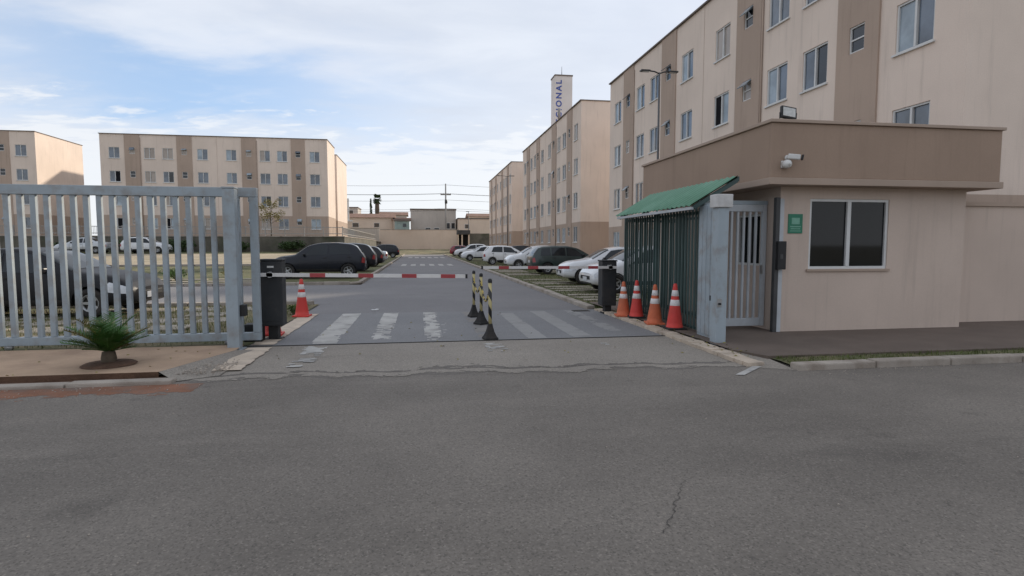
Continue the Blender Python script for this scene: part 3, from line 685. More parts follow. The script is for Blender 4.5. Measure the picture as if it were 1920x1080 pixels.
def block(label, loc, rz, depth, seed, group, details=True, h=11.55, wset=None):
    rnd = random.Random(seed)
    root = thing('apartment_block', label, 'building', loc, rz, group)
    bands = [(2.5, 4.05), (7.87, 9.47), (14.73, 16.33), (20.15, 21.7)]
    wins = [1.43, 5.04, 6.93, 10.57, 13.63, 17.27, 19.16, 22.77]
    rows = [1.72, 4.32, 6.92, 9.52]
    GF = 2.65
    segs = [0.0] + [q for b in bands for q in b] + [BL]
    up = MB(); lo = MB()
    for i in range(0, len(segs), 2):
        a, b = segs[i], segs[i+1]
        hu = [(w-WW/2, w+WW/2, z-WH/2, z+WH/2) for w in wins if a < w < b for z in rows[1:]]
        hl = [(w-WW/2, w+WW/2, rows[0]-WH/2, rows[0]+WH/2) for w in wins if a < w < b]
        facade_grid(up, a, b, GF, h, hu); facade_grid(lo, a, b, 0, GF, hl)
    # end, back and roof
    up.add([(0,0,GF),(0,depth,GF),(0,depth,h),(0,0,h)], [(0,3,2,1)]); up.add([(BL,0,GF),(BL,depth,GF),(BL,depth,h),(BL,0,h)], [(0,1,2,3)])
    up.add([(0,depth,GF),(BL,depth,GF),(BL,depth,h),(0,depth,h)], [(0,3,2,1)]); up.add([(0,0,h-.3),(BL,0,h-.3),(BL,depth,h-.3),(0,depth,h-.3)], [(0,1,2,3)])
    lo.add([(0,-.0,0),(0,depth,0),(0,depth,GF),(0,0,GF)], [(0,3,2,1)]); lo.add([(BL,0,0),(BL,depth,0),(BL,depth,GF),(BL,0,GF)], [(0,1,2,3)])
    lo.add([(0,depth,0),(BL,depth,0),(BL,depth,GF),(0,depth,GF)], [(0,3,2,1)])
    lo.box(-.05, BL+.05, -.03, depth+.05, -1.5, .12)
    up.build('wall', 'wall_beige', root); lo.build('ground_floor_wall', 'wall_taupe', root)
    for a, b in bands:
        mb = MB(); c = (a+b)/2
        facade_grid(mb, a, b, 0, h, [(c-BW/2, c+BW/2, z+.25-BH/2, z+.25+BH/2) for z in rows], y=-.05)
        for x, s_ in ((a, 1), (b, -1)):
            mb.add([(x,-.05,0),(x,0.001,0),(x,0.001,h),(x,-.05,h)], [(0,3,2,1) if s_ > 0 else (0,1,2,3)])
        mb.build('facade_band', 'wall_taupe', root)
    mb = MB(); mb.box(-.06, BL+.06, -.10, .16, h, h+.07); mb.box(-.06, BL+.06, depth-.16, depth+.06, h, h+.07)
    mb.box(-.06, .16, .162, depth-.162, h, h+.068); mb.box(BL-.16, BL+.06, .162, depth-.162, h, h+.068)
    mb.build('roof_coping', 'roof_cap', root)
    mb = MB()
    for x in (BL/2,): mb.box(x-.012, x+.012, -.006, .004, GF, h)
    mb.build('expansion_joint', 'wall_taupe', root)
    for x in (4.12, 16.4):
        mb = MB(); mb.tube((x, -.04, .1), (x, -.04, h-.3), .035, n=6); mb.build('downpipe', 'gh_trim', root)
    for z in rows:
        for w in wins:
            f = inst('window', me_frame, root, (w, 0, z))
            r = rnd.random()
            if r < .30: ks = ('glass_sky', 'glass_sky')
            elif r < .44: ks = ('glass_curtain', 'glass_sky')
            elif r < .54: ks = ('glass_curtain', 'glass_curtain')
            elif r < .62: ks = ('glass_beige', 'glass_sky')
            elif r < .72: ks = ('glass_sky', 'opening_dark')
            elif r < .82: ks = ('opening_dark', 'glass_curtain')
            elif r < .92: ks = ('glass_sky', 'glass_dark')
            else: ks = ('glass_beige', 'glass_beige')
            for s_, k in zip((-1, 1), ks): inst('pane', me_pane[k], f, (s_*WW/4, 0 if s_ < 0 else .012, 0))
        for a, b in bands:
            f = inst('bathroom_window', me_bframe, root, ((a+b)/2, -.05, z+.25))
            inst('pane', me_bpane if rnd.random() < .75 else me_bpane2, f)
            if rnd.random() < .55:
                inst('sash', me_sash[rnd.choice(['glass_curtain', 'glass_curtain', 'glass_sky'])], f, (0, .0, .33), (-rnd.uniform(.5, 1.1), 0, 0))
    if details:
        for x in (8.7-.2, 15.5+.2):
            pass
    return root
RB = 'apartment blocks along the right of the inner road'
LBG = 'apartment blocks on the left plateau'
block('beige four storey apartment block nearest, behind the gatehouse', (12, 35.5, 0.05), R(-90), 9.5, 11, RB)
block('beige four storey apartment block in the middle of the right row', (12, 66.3, 0.68), R(-90), 9.5, 23, RB)
block('beige four storey apartment block farthest along the right row', (12, 98.6, 0.75), R(-90), 9.5, 37, RB)
block('beige four storey apartment block on the left facing the entrance', (-10.45-BL, 71, 2.3), 0, 6.0, 5, LBG)
block('apartment block mostly hidden behind the left block, only its corner showing', (-10.95-BL, 82.6, 2.3), 0, 11, 6, LBG)
block('apartment block at the far left edge beyond the left block', (-41-BL, 71, 2.3), 0, 9, 8, LBG)

# water tower with lettering
tw = thing('water_tower', 'tall pale water tower with blue vertical lettering behind the right blocks', 'tower', (17.7, 71, 0.3))
mb = MB(); mb.box(16.72, 18.9, 70.4, 72.5, 0.3, 22.25); mb.build('shaft', 'tower_white', tw, world=True)
mb = MB(); mb.box(16.66, 18.96, 70.34, 72.56, 22.252, 22.4); mb.build('roof_slab', 'roof_cap', tw, world=True)
mb = MB(); mb.tube((17.75, 71.2, 22.4), (17.75, 71.2, 23.6), .045, .02, 6); mb.build('lightning_rod', 'pole_dark', tw, world=True)
cu = bpy.data.curves.new('lettering', 'FONT'); cu.body = 'DIRECIONAL'; cu.size = 0.98; cu.extrude = 0.015; cu.offset = 0.022; cu.space_character = 1.36
to = bpy.data.objects.new('lettering_tmp', cu); COL.objects.link(to)
bpy.context.view_layer.update()
lm = bpy.data.meshes.new_from_object(to.evaluated_get(bpy.context.evaluated_depsgraph_get())); bpy.data.objects.remove(to)
lm.materials.clear(); lm.materials.append(MATS['letter_blue'])
lw = max(v.co.x for v in lm.vertices)
lo_ = inst('lettering', lm, tw); rot = Matrix.Rotation(R(90), 4, 'X') @ Matrix.Rotation(R(90), 4, 'Z')
lo_.matrix_local = Matrix.Translation(Vector((17.53, 70.38, 21.75-lw)) - Vector(tw.location)) @ rot

# rooftop vent and far lamps
o = thing('roof_antenna', 'small grey antenna drum on the middle right roof', 'antenna', (12.5, 51.0, 12.2))
mb = MB(); mb.tube((0,0,0), (0,0,.75), .05, n=8); mb.build('mast', 'pole_dark', o)
mb = MB(); mb.lathe([(0,.6),(.13,.6),(.13,1.5),(0,1.5)], n=12); mb.build('drum', 'concrete_pole', o)
def street_lamp(loc, h, arm, label):
    r = thing('street_lamp', label, 'street lamp', loc, 0, 'street lamps by the right blocks')
    mb = MB(); mb.tube((0,0,0), (0,0,h), .062, .04, 10); mb.build('pole', 'pole_grey', r)
    mb = MB(); mb.lathe([(0,0),(.16,0),(.16,.05),(.09,.08),(.09,.3),(0,.3)], n=12); mb.build('base_plate', 'pole_dark', r)
    for s_, l in ((-1, arm), (1, .42)):
        mb = MB(); mb.path([(0,0,h-.05), (s_*l*.5,0,h+.03), (s_*l,0,h+.05)], .03, 6); a = mb.build('arm', 'pole_dark', r)
        mb = MB(); mb.box(min(s_*l, s_*(l+.42)), max(s_*l, s_*(l+.42)), -.12, .12, h+.01, h+.08); q = mb.build('lamp_head', 'pole_dark', r, bevel=.02)
        mb = MB(); mb.box(min(s_*l, s_*(l+.38))+.03, max(s_*l, s_*(l+.38))-.03, -.09, .09, h+.002, h+.009); mb.build('lens', 'lamp_lens', q)
street_lamp((10.5, 24.5, 0.0), 9.1, .45, 'dark double armed street lamp rising behind the gatehouse roof')
street_lamp((11.0, 71.5, 0.5), 9.6, .9, 'dark street lamp in front of the farthest right block')

# ================================================================== FAR BACKGROUND
fw_ = thing('boundary_wall', 'plain beige wall closing the far end of the road', 'wall', (0, 120, 0.6))
mb = MB(); mb.box(-7.6, 8.2, 120, 120.3, 0.3, 4.7); mb.build('wall', 'wall_far', fw_, world=True)
mb = MB(); mb.box(-7.65, 8.25, 119.95, 120.35, 4.702, 4.8); mb.build('coping', 'kerb', fw_, world=True)
o = thing('boundary_wall', 'brownish wall behind the far parked cars on the left', 'wall', (-14, 116, 0.5))
mb = MB(); mb.box(-30, -7.62, 116, 116.3, 0.2, 4.85); mb.build('wall', 'wall_grey', o, world=True)
mb = MB(); mb.box(-30, -7.58, 115.95, 116.35, 4.852, 4.93); mb.build('coping', 'kerb', o, world=True)
o = thing('boundary_wall', 'low dark wall beside the far shelter on the right', 'wall', (14, 117, 0.5))
mb = MB(); mb.box(8.3, 40, 117, 117.3, 0.2, 3.9); mb.build('wall', 'stone_dark', o, world=True)
mb = MB(); mb.box(8.28, 40, 116.95, 117.35, 3.902, 3.98); mb.build('coping', 'kerb', o, world=True)
def house(label, x0, x1, y0, y1, z0, z1, wall, roof, wins=(), pitch=0.0, cap='roof_cap', group='houses beyond the far wall'):
    r = thing('house', label, 'house', ((x0+x1)/2, (y0+y1)/2, z0), 0, group)
    mb = MB(); mb.box(x0, x1, y0, y1, z0-1, z1); mb.build('wall', wall, r, world=True)
    if pitch:
        mb = MB(); ym = (y0+y1)/2
        mb.prism([(y0-.4, z1+.01), (y1+.4, z1+.01), (ym, z1+pitch)], x0-.4, x1+.4, 'yz'); mb.build('roof', roof, r, world=True, fixn=True)
    else:
        mb = MB(); mb.box(x0-.12, x1+.12, y0-.12, y1+.12, z1+.003, z1+.25); mb.build('roof', roof, r, world=True)
    for (a, b, c, d) in wins:
        mb = MB(); mb.box(a, b, y0-.05, y0+.1, c, d); w = mb.build('window', 'frame_white', r, world=True)
        mb = MB(); mb.box(a+.08, b-.08, y0-.07, y0-.052, c+.08, d-.08); mb.build('pane', 'glass_dark', w, world=True)
    return r
house('big grey weathered flat roofed house behind the far wall', -1.7, 8.3, 130, 140, 1, 9.4, 'wall_grey', 'roof_cap', [(6.0, 7.0, 5.2, 6.6), (7.2, 8.1, 5.2, 6.6), (1.5, 2.7, 5.0, 5.5), (3.4, 4.6, 5.0, 5.5)])
house('long low beige house with tiled roof left of the big grey house', -16.5, -5.5, 128, 138, 1, 7.5, 'wall_pale', 'roof_tile', [(-14, -12.6, 5.4, 6.4), (-9.5, -8.3, 5.4, 6.4)], 1.1)
house('small beige lean-to between low house and grey house', -5.4, -2.0, 127, 133, 1, 7.0, 'wall_pale', 'roof_tile', [(-4.6, -4.0, 5.0, 6.8)], .6)
house('pale two storey house peeping past the left block', -22, -14.2, 142, 150, 1, 10.4, 'wall_grey', 'roof_cap', [(-17.5, -15.2, 8.9, 9.9)])
house('beige house with dark flat roof right of the grey house', 8.6, 17.5, 127, 137, 1, 7.3, 'wall_pale', 'roof_cap', [(10, 11, 5.2, 6.2)])
house('farther beige house roof above the right wall', 13, 26, 150, 158, 1, 9.0, 'wall_pale', 'roof_tile', [], 1.0)
house('distant grey roofed house right of the palm', -9.5, -3, 150, 158, 1, 9.2, 'wall_grey', 'roof_tile', [], 1.0)
o = thing('chimney_post', 'thin white post on the far left house', 'post', (-14.6, 126.5, 6.6))
mb = MB(); mb.box(-.17, .17, -.17, .17, 0, 4.8); mb.build('shaft', 'frame_white', o)
mb = MB(); mb.box(-.8, .9, -.3, .3, 0.0, .25); mb.build('foot', 'frame_white', o)
o = thing('shed', 'small muted teal shed between the far houses', 'shed', (-3.4, 124.5, 0.7))
mb = MB(); mb.box(-1.5, 1.5, -1.2, 1.2, -.3, 5.9); mb.build('wall', 'teal', o)
mb = MB(); mb.prism([(-1.4, 5.91), (1.4, 5.91), (1.4, 6.0), (-1.4, 6.4)], -1.65, 1.65, 'yz'); mb.build('roof', 'roof_cap', o, fixn=True)
mb = MB(); mb.box(.2, .9, -1.24, -1.19, 4.7, 5.4); mb.build('window', 'glass_dark', o)
# shelter by the road end
sh = thing('shelter', 'dark roofed shelter on posts at the end of the road', 'shelter', (8.2, 108, 0.35))
mb = MB(); mb.box(-1.15, 1.25, -1.2, 1.2, 3.2, 4.0); mb.build('roof', 'pole_dark', sh, bevel=.03)
mb = MB(); mb.box(-1.05, 1.05, 1.0, 1.1, 0, 3.19); mb.build('back_wall', 'opening_dark', sh)
for x in (-1.0, -.25, 1.0):
    mb = MB(); mb.box(x-.12, x+.12, -1.05, -.8, -.4, 3.19); mb.build('post', 'wall_far', sh)
# utility poles and wires
def upole(x, y, h, label):
    r = thing('utility_pole', label, 'utility pole', (x, y, 0.5), 0, 'utility poles behind the far wall')
    mb = MB(); mb.tube((0,0,0), (0,0,h), .24, .14, 10); mb.build('pole', 'concrete_pole', r)
    mb = MB(); mb.box(-1.1, 1.1, -.07, .07, h-2.4, h-2.2); mb.build('crossarm', 'bark', r)
    for xx in (-1.0, -.5, .5, 1.0):
        mb = MB(); mb.lathe([(0,0),(.06,0),(.08,.08),(.05,.14),(.06,.2),(0,.22)], (xx,0,h-2.2), 8); mb.build('insulator', 'concrete_pole', r)
    mb = MB(); mb.lathe([(0,0),(.28,0),(.28,.8),(0,.85)], (.05,-.42,h-4.2), 12); mb.build('transformer', 'pole_dark', r)
    return r
upole(5.8, 124.3, 14.1, 'tall concrete utility pole with crossarm in front of the grey house')
upole(-38, 124.3, 14.1, 'concrete utility pole hidden left behind the left blocks')
upole(50, 124.3, 14.1, 'concrete utility pole hidden right behind the right blocks')
o = thing('flag_pole', 'thin dark pole beside the far shelter', 'pole', (9.6, 112, 0.5))
mb = MB(); mb.tube((0,0,0), (0,0,7.6), .07, .05, 8); mb.build('shaft', 'pole_dark', o)
mb = MB(); mb.box(-.5, .1, -.08, .08, 7.5, 7.62); mb.build('lamp_head', 'pole_dark', o)
mb = MB(); mb.lathe([(0,-.5),(.2,-.5),(.2,.05),(0,.05)], n=8); mb.build('foot', 'concrete_pole', o)
for k, (z, yo) in enumerate([(14.35, 0), (12.52, -.4), (12.52, .4), (11.2, 0), (9.4, 0), (9.0, .1)]):
    mb = MB()
    for a, b in ((-38, 5.8), (5.8, 50)):
        pts = [(a+(b-a)*i/16, 124.3+yo, z-0.5*4*(i/16)*(1-i/16)*1.0) for i in range(17)]
        mb.path(pts, .024, 4)
    o = mb.build('power_line', 'cable', base=(5.8, 124.3, z)); tag(o, ['topmost overhead wire between the far utility poles', 'front wire on the crossarm of the far poles', 'rear wire on the crossarm of the far poles', 'middle overhead wire below the crossarm', 'lower telephone wire between the far poles', 'lowest telephone wire between the far poles'][k], 'wire', 'wires between the far utility poles')

# ---- plants
def leaves(mb, c, rad, n, size, rnd, flat=0.5):
    for i in range(n):
        while True:
            p = Vector((rnd.uniform(-1,1), rnd.uniform(-1,1), rnd.uniform(-1,1)))
            if .25 < p.length < 1: break
        p = Vector((p.x*rad[0], p.y*rad[1], p.z*rad[2])) + Vector(c)
        a = Vector((rnd.uniform(-1,1), rnd.uniform(-1,1), rnd.uniform(-.7,.7))).normalized(); b = a.orthogonal().normalized()
        b = (b * math.cos(i) + a.cross(b) * math.sin(i)); s_ = size*rnd.uniform(.6, 1.3)
        mb.add([p-a*s_, p-b*s_*flat, p+a*s_, p+b*s_*flat], [(0,1,2,3)])
def shrub(label, loc, r, n, m, name='shrub', clumps=7, size=.06, group=None, seed=1):
    rnd = random.Random(seed)
    root = thing(name, label, 'shrub', loc, 0, group)
    st = MB(); fo = MB()
    for k in range(clumps):
        a = rnd.random()*6.28; d = rnd.uniform(.1, .7)
        c = (math.cos(a)*r[0]*d, math.sin(a)*r[1]*d, r[2]*rnd.uniform(.45, 1.25))
        st.path([(0,0,-.1), (c[0]*.5, c[1]*.5, c[2]*.5), c], [.02, .015, .006], 5)
        leaves(fo, c, tuple(q*rnd.uniform(.35,.6) for q in r), n//clumps, size, rnd)
    st.build('stems', 'bark', root); fo.build('foliage', m, root)
    return root
for i, (x, y, s_, lab) in enumerate([(-13, 61.2, 1.0, 'dark shrub against the retaining wall, rightmost'), (-17.5, 61.2, .8, 'dark shrub against the retaining wall, left of the rightmost'), (-23, 61.1, 1.1, 'dark shrub against the retaining wall behind the gate post'),
                              (-27.5, 61.2, .9, 'dark shrub against the retaining wall seen between the gate bars'), (-33, 61.2, 1.0, 'dark shrub against the retaining wall at the left edge')]):
    shrub(lab, (x, y, .85), (1.9*s_, .7, .75*s_), 1400, 'leaf_dark', seed=i+3, size=.11, group='shrubs along the retaining wall')
shrub('green shrub behind the dark green estate car', (10.7, 33.5, 0.05), (.8, .6, .75), 900, 'leaf_mid', seed=21, size=.07)
shrub('small green shrub at the corner of the middle right block', (11.0, 40.3, 0.3), (.7, .6, .6), 700, 'leaf_mid', seed=22, size=.07)
shrub('low weeds beside the left orange cone', (-2.75, 13.3, 0.02), (.22, .2, .12), 260, 'leaf_mid', seed=23, size=.03)
shrub('yellowish bush on the lawn left of the dark off-road car', (-9.4, 31.0, 0.0), (.6, .5, .35), 500, 'leaf_yellow', seed=24, size=.05)
shrub('low green bush on the lawn behind the gate post', (-10.6, 27.6, 0.0), (.7, .5, .32), 600, 'leaf_mid', seed=25, size=.05)
# young tree in front of the left block
yt = thing('young_tree', 'thin young tree with yellowish leaves in front of the left block', 'tree', (-15.4, 64.5, 2.3))
rnd = random.Random(9); mb = MB(); fo = MB()
mb.path([(0,0,-.3), (.05,0,1.0), (-.05,.05,2.2), (.1,0,3.3)], [.07,.06,.045,.02], 7)
for k in range(16):
    a = k*2.4; z = 1.5 + k*.12; L_ = rnd.uniform(.5, 1.2)
    e_ = (math.cos(a)*L_, math.sin(a)*L_, z+rnd.uniform(.3, .8))
    mb.path([(0,0,z), (e_[0]*.5, e_[1]*.5, z+.3), e_], [.025,.018,.008], 5); leaves(fo, e_, (.45,.45,.35), 60, .09, rnd)
mb.build('trunk', 'bark', yt); fo.build('crown', 'leaf_yellow', yt)
# far palm and thin cypress
pt = thing('palm_tree', 'palm tree with shaggy trunk above the far roofs', 'palm tree', (-11.0, 160, 1))
mb = MB(); mb.path([(0,0,0), (0,0,6), (.1,0,10), (.1,0,13)], [.38,.42,.62,.5], 10); mb.build('trunk', 'bark', pt)
mb = MB(); rnd = random.Random(4)
for k in range(46):
    a = k*2.39996; up_ = rnd.uniform(-.75, .95); L_ = rnd.uniform(1.2, 1.7)
    d = Vector((math.cos(a), math.sin(a), 0)); o_ = Vector((.1, 0, 12.9))
    side = Vector((-d.y, d.x, 0))
    tip = o_ + d*L_*.8*(1-.4*abs(up_)) + Vector((0,0,L_*up_))
    for q in range(9):
        f_ = (q-4)/4; e_ = tip + side*f_*.75 + d*(-.25*abs(f_)) + Vector((0,0,-.3*abs(f_)))
        st_ = o_ + (tip-o_)*.45
        mb.add([st_ - side*.1, st_ + side*.1, e_ + side*.12, e_ - side*.12], [(0,1,2,3)])
mb.build('crown', 'leaf_dark', pt)
ct = thing('cypress_tree', 'thin dark conifer left of the far palm', 'tree', (-12.4, 158, 1))
mb = MB(); mb.tube((0,0,0), (0,0,11.5), .15, .04, 6); mb.build('trunk', 'bark', ct)
mb = MB(); rnd = random.Random(14)
for k in range(34): leaves(mb, (0,0,4+k*.26), (.62-.012*k,.62-.012*k,.4), 40, .16, rnd)
mb.build('crown', 'leaf_dark', ct)
# trees across the public street, seen only as reflections and from other viewpoints
def street_tree(label, x, y, h, r, seed):
    t = thing('street_tree', label, 'tree', (x, y, 0), 0, 'trees across the public street')
    rnd = random.Random(seed); mb = MB(); fo = MB()
    mb.path([(0,0,-.2), (.1,0,h*.25), (0,.1,h*.5), (.1,0,h*.75)], [.22,.17,.12,.05], 8)
    for k in range(18):
        a = k*2.4; z = h*rnd.uniform(.4, .95); d = r*rnd.uniform(.3, .85)
        c = (math.cos(a)*d, math.sin(a)*d, z)
        mb.path([(0,0,h*.4), (c[0]*.5, c[1]*.5, (z+h*.4)/2), c], [.08,.05,.02], 5)
        leaves(fo, c, (r*.42, r*.42, r*.32), 130, .16, rnd)
    mb.build('trunk', 'bark', t); fo.build('crown', 'leaf_dark', t)
for i, (x, y, h) in enumerate([(-6, -19, 6.5), (1, -21, 6), (7, -20, 7), (13, -19, 6), (19, -21, 7)]):
    street_tree(['leafy tree across the street, leftmost', 'leafy tree across the street, second from left', 'leafy tree across the street, middle one', 'leafy tree across the street, second from right', 'leafy tree across the street, rightmost'][i], x, y, h, 3.0, 50+i)

# ---- cycad by the left kerb
cy = thing('palm_plant', 'small green feather leaved palm on the left sidewalk', 'plant', (-3.80, 7.75, 0.08))
mb = MB(); mb.lathe([(0,-.1),(.07,-.1),(.085,.08),(.07,.16),(0,.18)], n=12); mb.build('trunk', 'bark', cy)
mb = MB(); mb.lathe([(.30,.002),(.27,.02),(.15,.035),(.06,.04)], n=22); mb.build('soil_ring', 'soil', cy)
rnd = random.Random(31)
mb = MB()
for k in range(46):
    a = k*2.39996; el_ = rnd.uniform(.2, 1.4); L_ = rnd.uniform(.26, .60)
    d = Vector((math.cos(a), math.sin(a), 0)); pts = []
    for i in range(12):
        t = i/11; rad = L_*t*math.cos(el_*(1-.22*t)); z = .16 + L_*t*math.sin(el_)*(1.1-.28*t)
        pts.append(d*rad + Vector((0,0,z)))
    mi_ = 1 if rnd.random() < .14 else 0
    mb.path(pts, [.006]*12, 4, mi=mi_)
    side = Vector((-d.y, d.x, 0))
    for i in range(1, 12):
        for q in (0, .5):
            if i+1 > 11 and q: continue
            b_ = pts[i].lerp(pts[min(i+1, 11)], q); fwd_ = (pts[min(i+1,11)]-pts[i-1]).normalized()
            l = .17*math.sin(math.pi*(.12+.83*i/12))
            for s_ in (-1, 1):
                tip = b_ + side*s_*l + fwd_*l*.55 + Vector((0,0,.25*l))
                mb.add([b_ - fwd_*.009, b_ + fwd_*.009, tip + Vector((rnd.uniform(-.015,.015), rnd.uniform(-.015,.015), rnd.uniform(-.03,.01)))], [(0,1,2)], mi_)
mb.build('crown', ['leaf_palm', 'leaf_yellow'], cy)

# ================================================================== SLIDING GATE (left)
GX0, GX1, GY = -9.75, -2.42, 9.36
sg = thing('sliding_gate', 'open blue grey metal sliding gate with vertical bars on the left', 'gate', (-6, GY, 0.1))
mb = MB(); mb.box(GX0, GX1, GY-.05, GY+.05, 2.28, 2.42); mb.build('top_rail', 'gate_grey', sg, world=True, bevel=.008)
mb = MB(); mb.box(GX0, GX1, GY-.05, GY+.05, .09, .21); mb.build('bottom_rail', 'gate_grey', sg, world=True, bevel=.008)
for x in (GX1-.055, GX0+.055, -6.1):
    mb = MB(); mb.box(x-.055, x+.055, GY-.048, GY+.048, .212, 2.278); mb.build('stile', 'gate_grey', sg, world=True, bevel=.008)
k = 0; me = None; x = -2.71
while x > GX0+.15:
    if abs(x+6.1) > .1:
        if me is None:
            mb = MB(); mb.box(-.036, .036, -.03, .03, .211, 2.279); o = mb.build('bar', 'gate_grey', sg, bevel=.006); me = o.data; o.location = (x+6, 0, -.1)
        else: inst('bar', me, sg, (x+6, 0, -.1))
    x -= .1725
for x in (-2.9, -5.9, -9.2):
    mb = MB(); mb.lathe([(0,-.03),(.05,-.03),(.055,-.01),(.045,0),(.055,.01),(.05,.03),(0,.03)], (x, GY, .065), 14, axis='y'); mb.build('wheel', 'steel', sg, world=True)
gp = thing('gate_post', 'square blue grey steel post guiding the sliding gate', 'post', (-2.71, 9.02, 0.05))
mb = MB(); mb.box(-.085, .085, -.085, .085, -.06, 2.32); mb.build('shaft', 'gate_grey', gp, bevel=.01)
mb = MB(); mb.box(-.092, .092, -.092, .092, 2.321, 2.345); mb.build('cap', 'gate_grey', gp, bevel=.006)
mb = MB(); mb.box(-.05, .05, .086, .26, 2.18, 2.24); mb.build('guide_bracket', 'gate_grey', gp)
mb = MB(); mb.lathe([(0,0),(.03,0),(.03,.1),(0,.1)], (.03,.17,2.24), 10); mb.build('roller', 'rubber', gp)
mb = MB(); mb.box(.087, .16, -.02, .12, .45, .62); mb.build('lock_box', 'black', gp, bevel=.008)
mb = MB(); mb.box(-.13, .13, -.13, .13, -.06, -.03); mb.build('base_plate', 'gate_grey', gp)
o = thing('gate_motor', 'small black sliding gate motor beside the gate post', 'motor', (-2.62, 9.72, 0.0))
mb = MB(); mb.box(-.14, .14, -.12, .12, .0, .30); mb.build('housing', 'black', o, bevel=.03)
mb = MB(); mb.box(-.17, .17, -.15, .15, -.04, .0); mb.build('plinth', 'apron', o)
# ---- barrier arms
def barrier(label, loc, zt, zb, wx, wy, armlen, s_, stripes, arm_z, armlab, arm_slope=0.0, solid=True):
    r = thing('barrier', label, 'barrier', loc, 0, 'entrance barriers')
    mb = MB(); mb.box(-wx/2, wx/2, -wy/2, wy/2, zb, zt-.012); b_ = mb.build('cabinet', 'cabinet', r, bevel=.02)
    mb = MB(); mb.box(-wx/2+.03, wx/2-.03, -wy/2-.006, -wy/2+.004, zb+.08, zt-.28); mb.build('door', 'cabinet', b_, bevel=.003)
    mb = MB(); mb.box(-.05, .05, -wy/2-.008, -wy/2+.002, zt-.12, zt-.09); mb.build('badge', 'plastic_white', b_)
    mb = MB(); mb.box(-wx/2-.012, wx/2+.012, -wy/2-.012, wy/2+.012, zt-.011, zt+.02); mb.build('lid', 'cabinet', r, bevel=.01)
    mb = MB(); mb.box(-.075, .075, -.09, .09, -.02, zb-.001); mb.build('pedestal', 'black', r, bevel=.008)
    mb = MB(); mb.box(-wx/2+.04, wx/2-.04, -wy/2+.04, wy/2-.04, -.03, .012); mb.build('foot_plate', 'black', r)
    ya = -wy/2-.07
    mb = MB(); mb.tube((0, -wy/2+.01, arm_z), (0, ya-.02, arm_z), .05, n=14); mb.build('hub', 'steel', r)
    x = -.12; seg = []
    h = .029
    a = mb = MB()
    def zz(q): return arm_z + arm_slope*q
    def bar(mb, x0, x1, e=0.0):
        p = [(s_*x0, zz(x0)), (s_*x1, zz(x1))]
        v = []
        for (xx, z_) in p:
            v += [(xx, ya-.02-e, z_-h-e), (xx, ya+.02+e, z_-h-e), (xx, ya+.02+e, z_+h+e), (xx, ya-.02-e, z_+h+e)]
        mb.add(v, [(0,3,2,1),(4,5,6,7),(0,1,5,4),(1,2,6,5),(2,3,7,6),(3,0,4,7)])
    bar(mb, -.14, armlen); arm = mb.build('arm', 'arm_white', r, fixn=True)
    for (x0, x1) in stripes:
        mb = MB(); bar(mb, x0, x1, .003); mb.build('red_stripe', 'arm_red', arm, fixn=True)
    mb = MB(); bar(mb, armlen+.001, armlen+.035, .006); mb.build('end_cap', 'black', arm, fixn=True)
    return r
barrier('dark barrier cabinet by the open gate with lowered red and white arm', (-2.36, 9.92, 0.02), 1.29, .22, .34, .30, 3.13, 1,
        [(.62, .86), (1.38, 1.62), (2.08, 2.32), (2.72, 2.96)], 1.06, '', -.016)
barrier('dark barrier cabinet in front of the green fence with lowered red and white arm', (4.22, 12.55, 0.03), 1.17, .16, .34, .30, 2.86, -1,
        [(.3, .52), (.95, 1.2), (1.65, 1.88), (2.3, 2.52)], 1.03, '', .004)
# ---- traffic cones
def cone(loc, body, base, label, h=.76, rz=0.0, tilt=0.0):
    r = thing('traffic_cone', label, 'traffic cone', loc, rz, 'traffic cones at the entrance'); r.rotation_euler = (tilt, 0, rz + random.uniform(-.4, .4))
    mb = MB(); mb.box(-.17, .17, -.17, .17, 0, .035); mb.build('base', base, r, bevel=.012)
    def rr(z): return .145 - (.145-.032)*(z-.036)/(h-.036)
    mb = MB(); mb.lathe([(0.15,.0355),(.148,.05)] + [(rr(.05+(h-.05)*i/10), .05+(h-.05)*i/10) for i in range(11)] + [(.022, h+.008), (.02, h-.03), (0, h-.03)], n=28); b_ = mb.build('body', body, r)
    for (z0, z1) in ((.40*h/.76, .50*h/.76), (.56*h/.76, .66*h/.76)):
        mb = MB(); mb.lathe([(rr(z0)+.0005, z0), (rr(z0)+.003, z0+.003), (rr(z1)+.003, z1-.003), (rr(z1)+.0005, z1)], n=28); mb.build('reflective_band', 'cone_band', b_)
    mb = MB(); mb.lathe([(.024,h+.004),(.02,h+.012),(0,h+.014)], n=12); mb.build('tip', base if base != 'rubber' else body, b_)
cone((-2.5, 12.92, .02), 'cone_red', 'cone_red', 'red traffic cone standing alone by the left edging', .80)
cone((-2.485, 10.32, .02), 'cone_red', 'cone_red', 'red traffic cone half hidden behind the left barrier cabinet', .55)
cone((4.27, 11.62, .055), 'cone_orange', 'cone_orange', 'faded orange cone nearest the right barrier cabinet', .72, .2)
cone((4.43, 11.28, .06), 'cone_red', 'rubber', 'bright red cone with black base second from the right barrier cabinet', .76, -.1)
cone((4.42, 10.33, .06), 'cone_orange', 'cone_orange', 'faded orange cone second from the grey post', .74, .15, .02)
cone((4.50, 9.63, .06), 'cone_red', 'rubber', 'bright red cone with black base nearest the grey post', .80, .05)
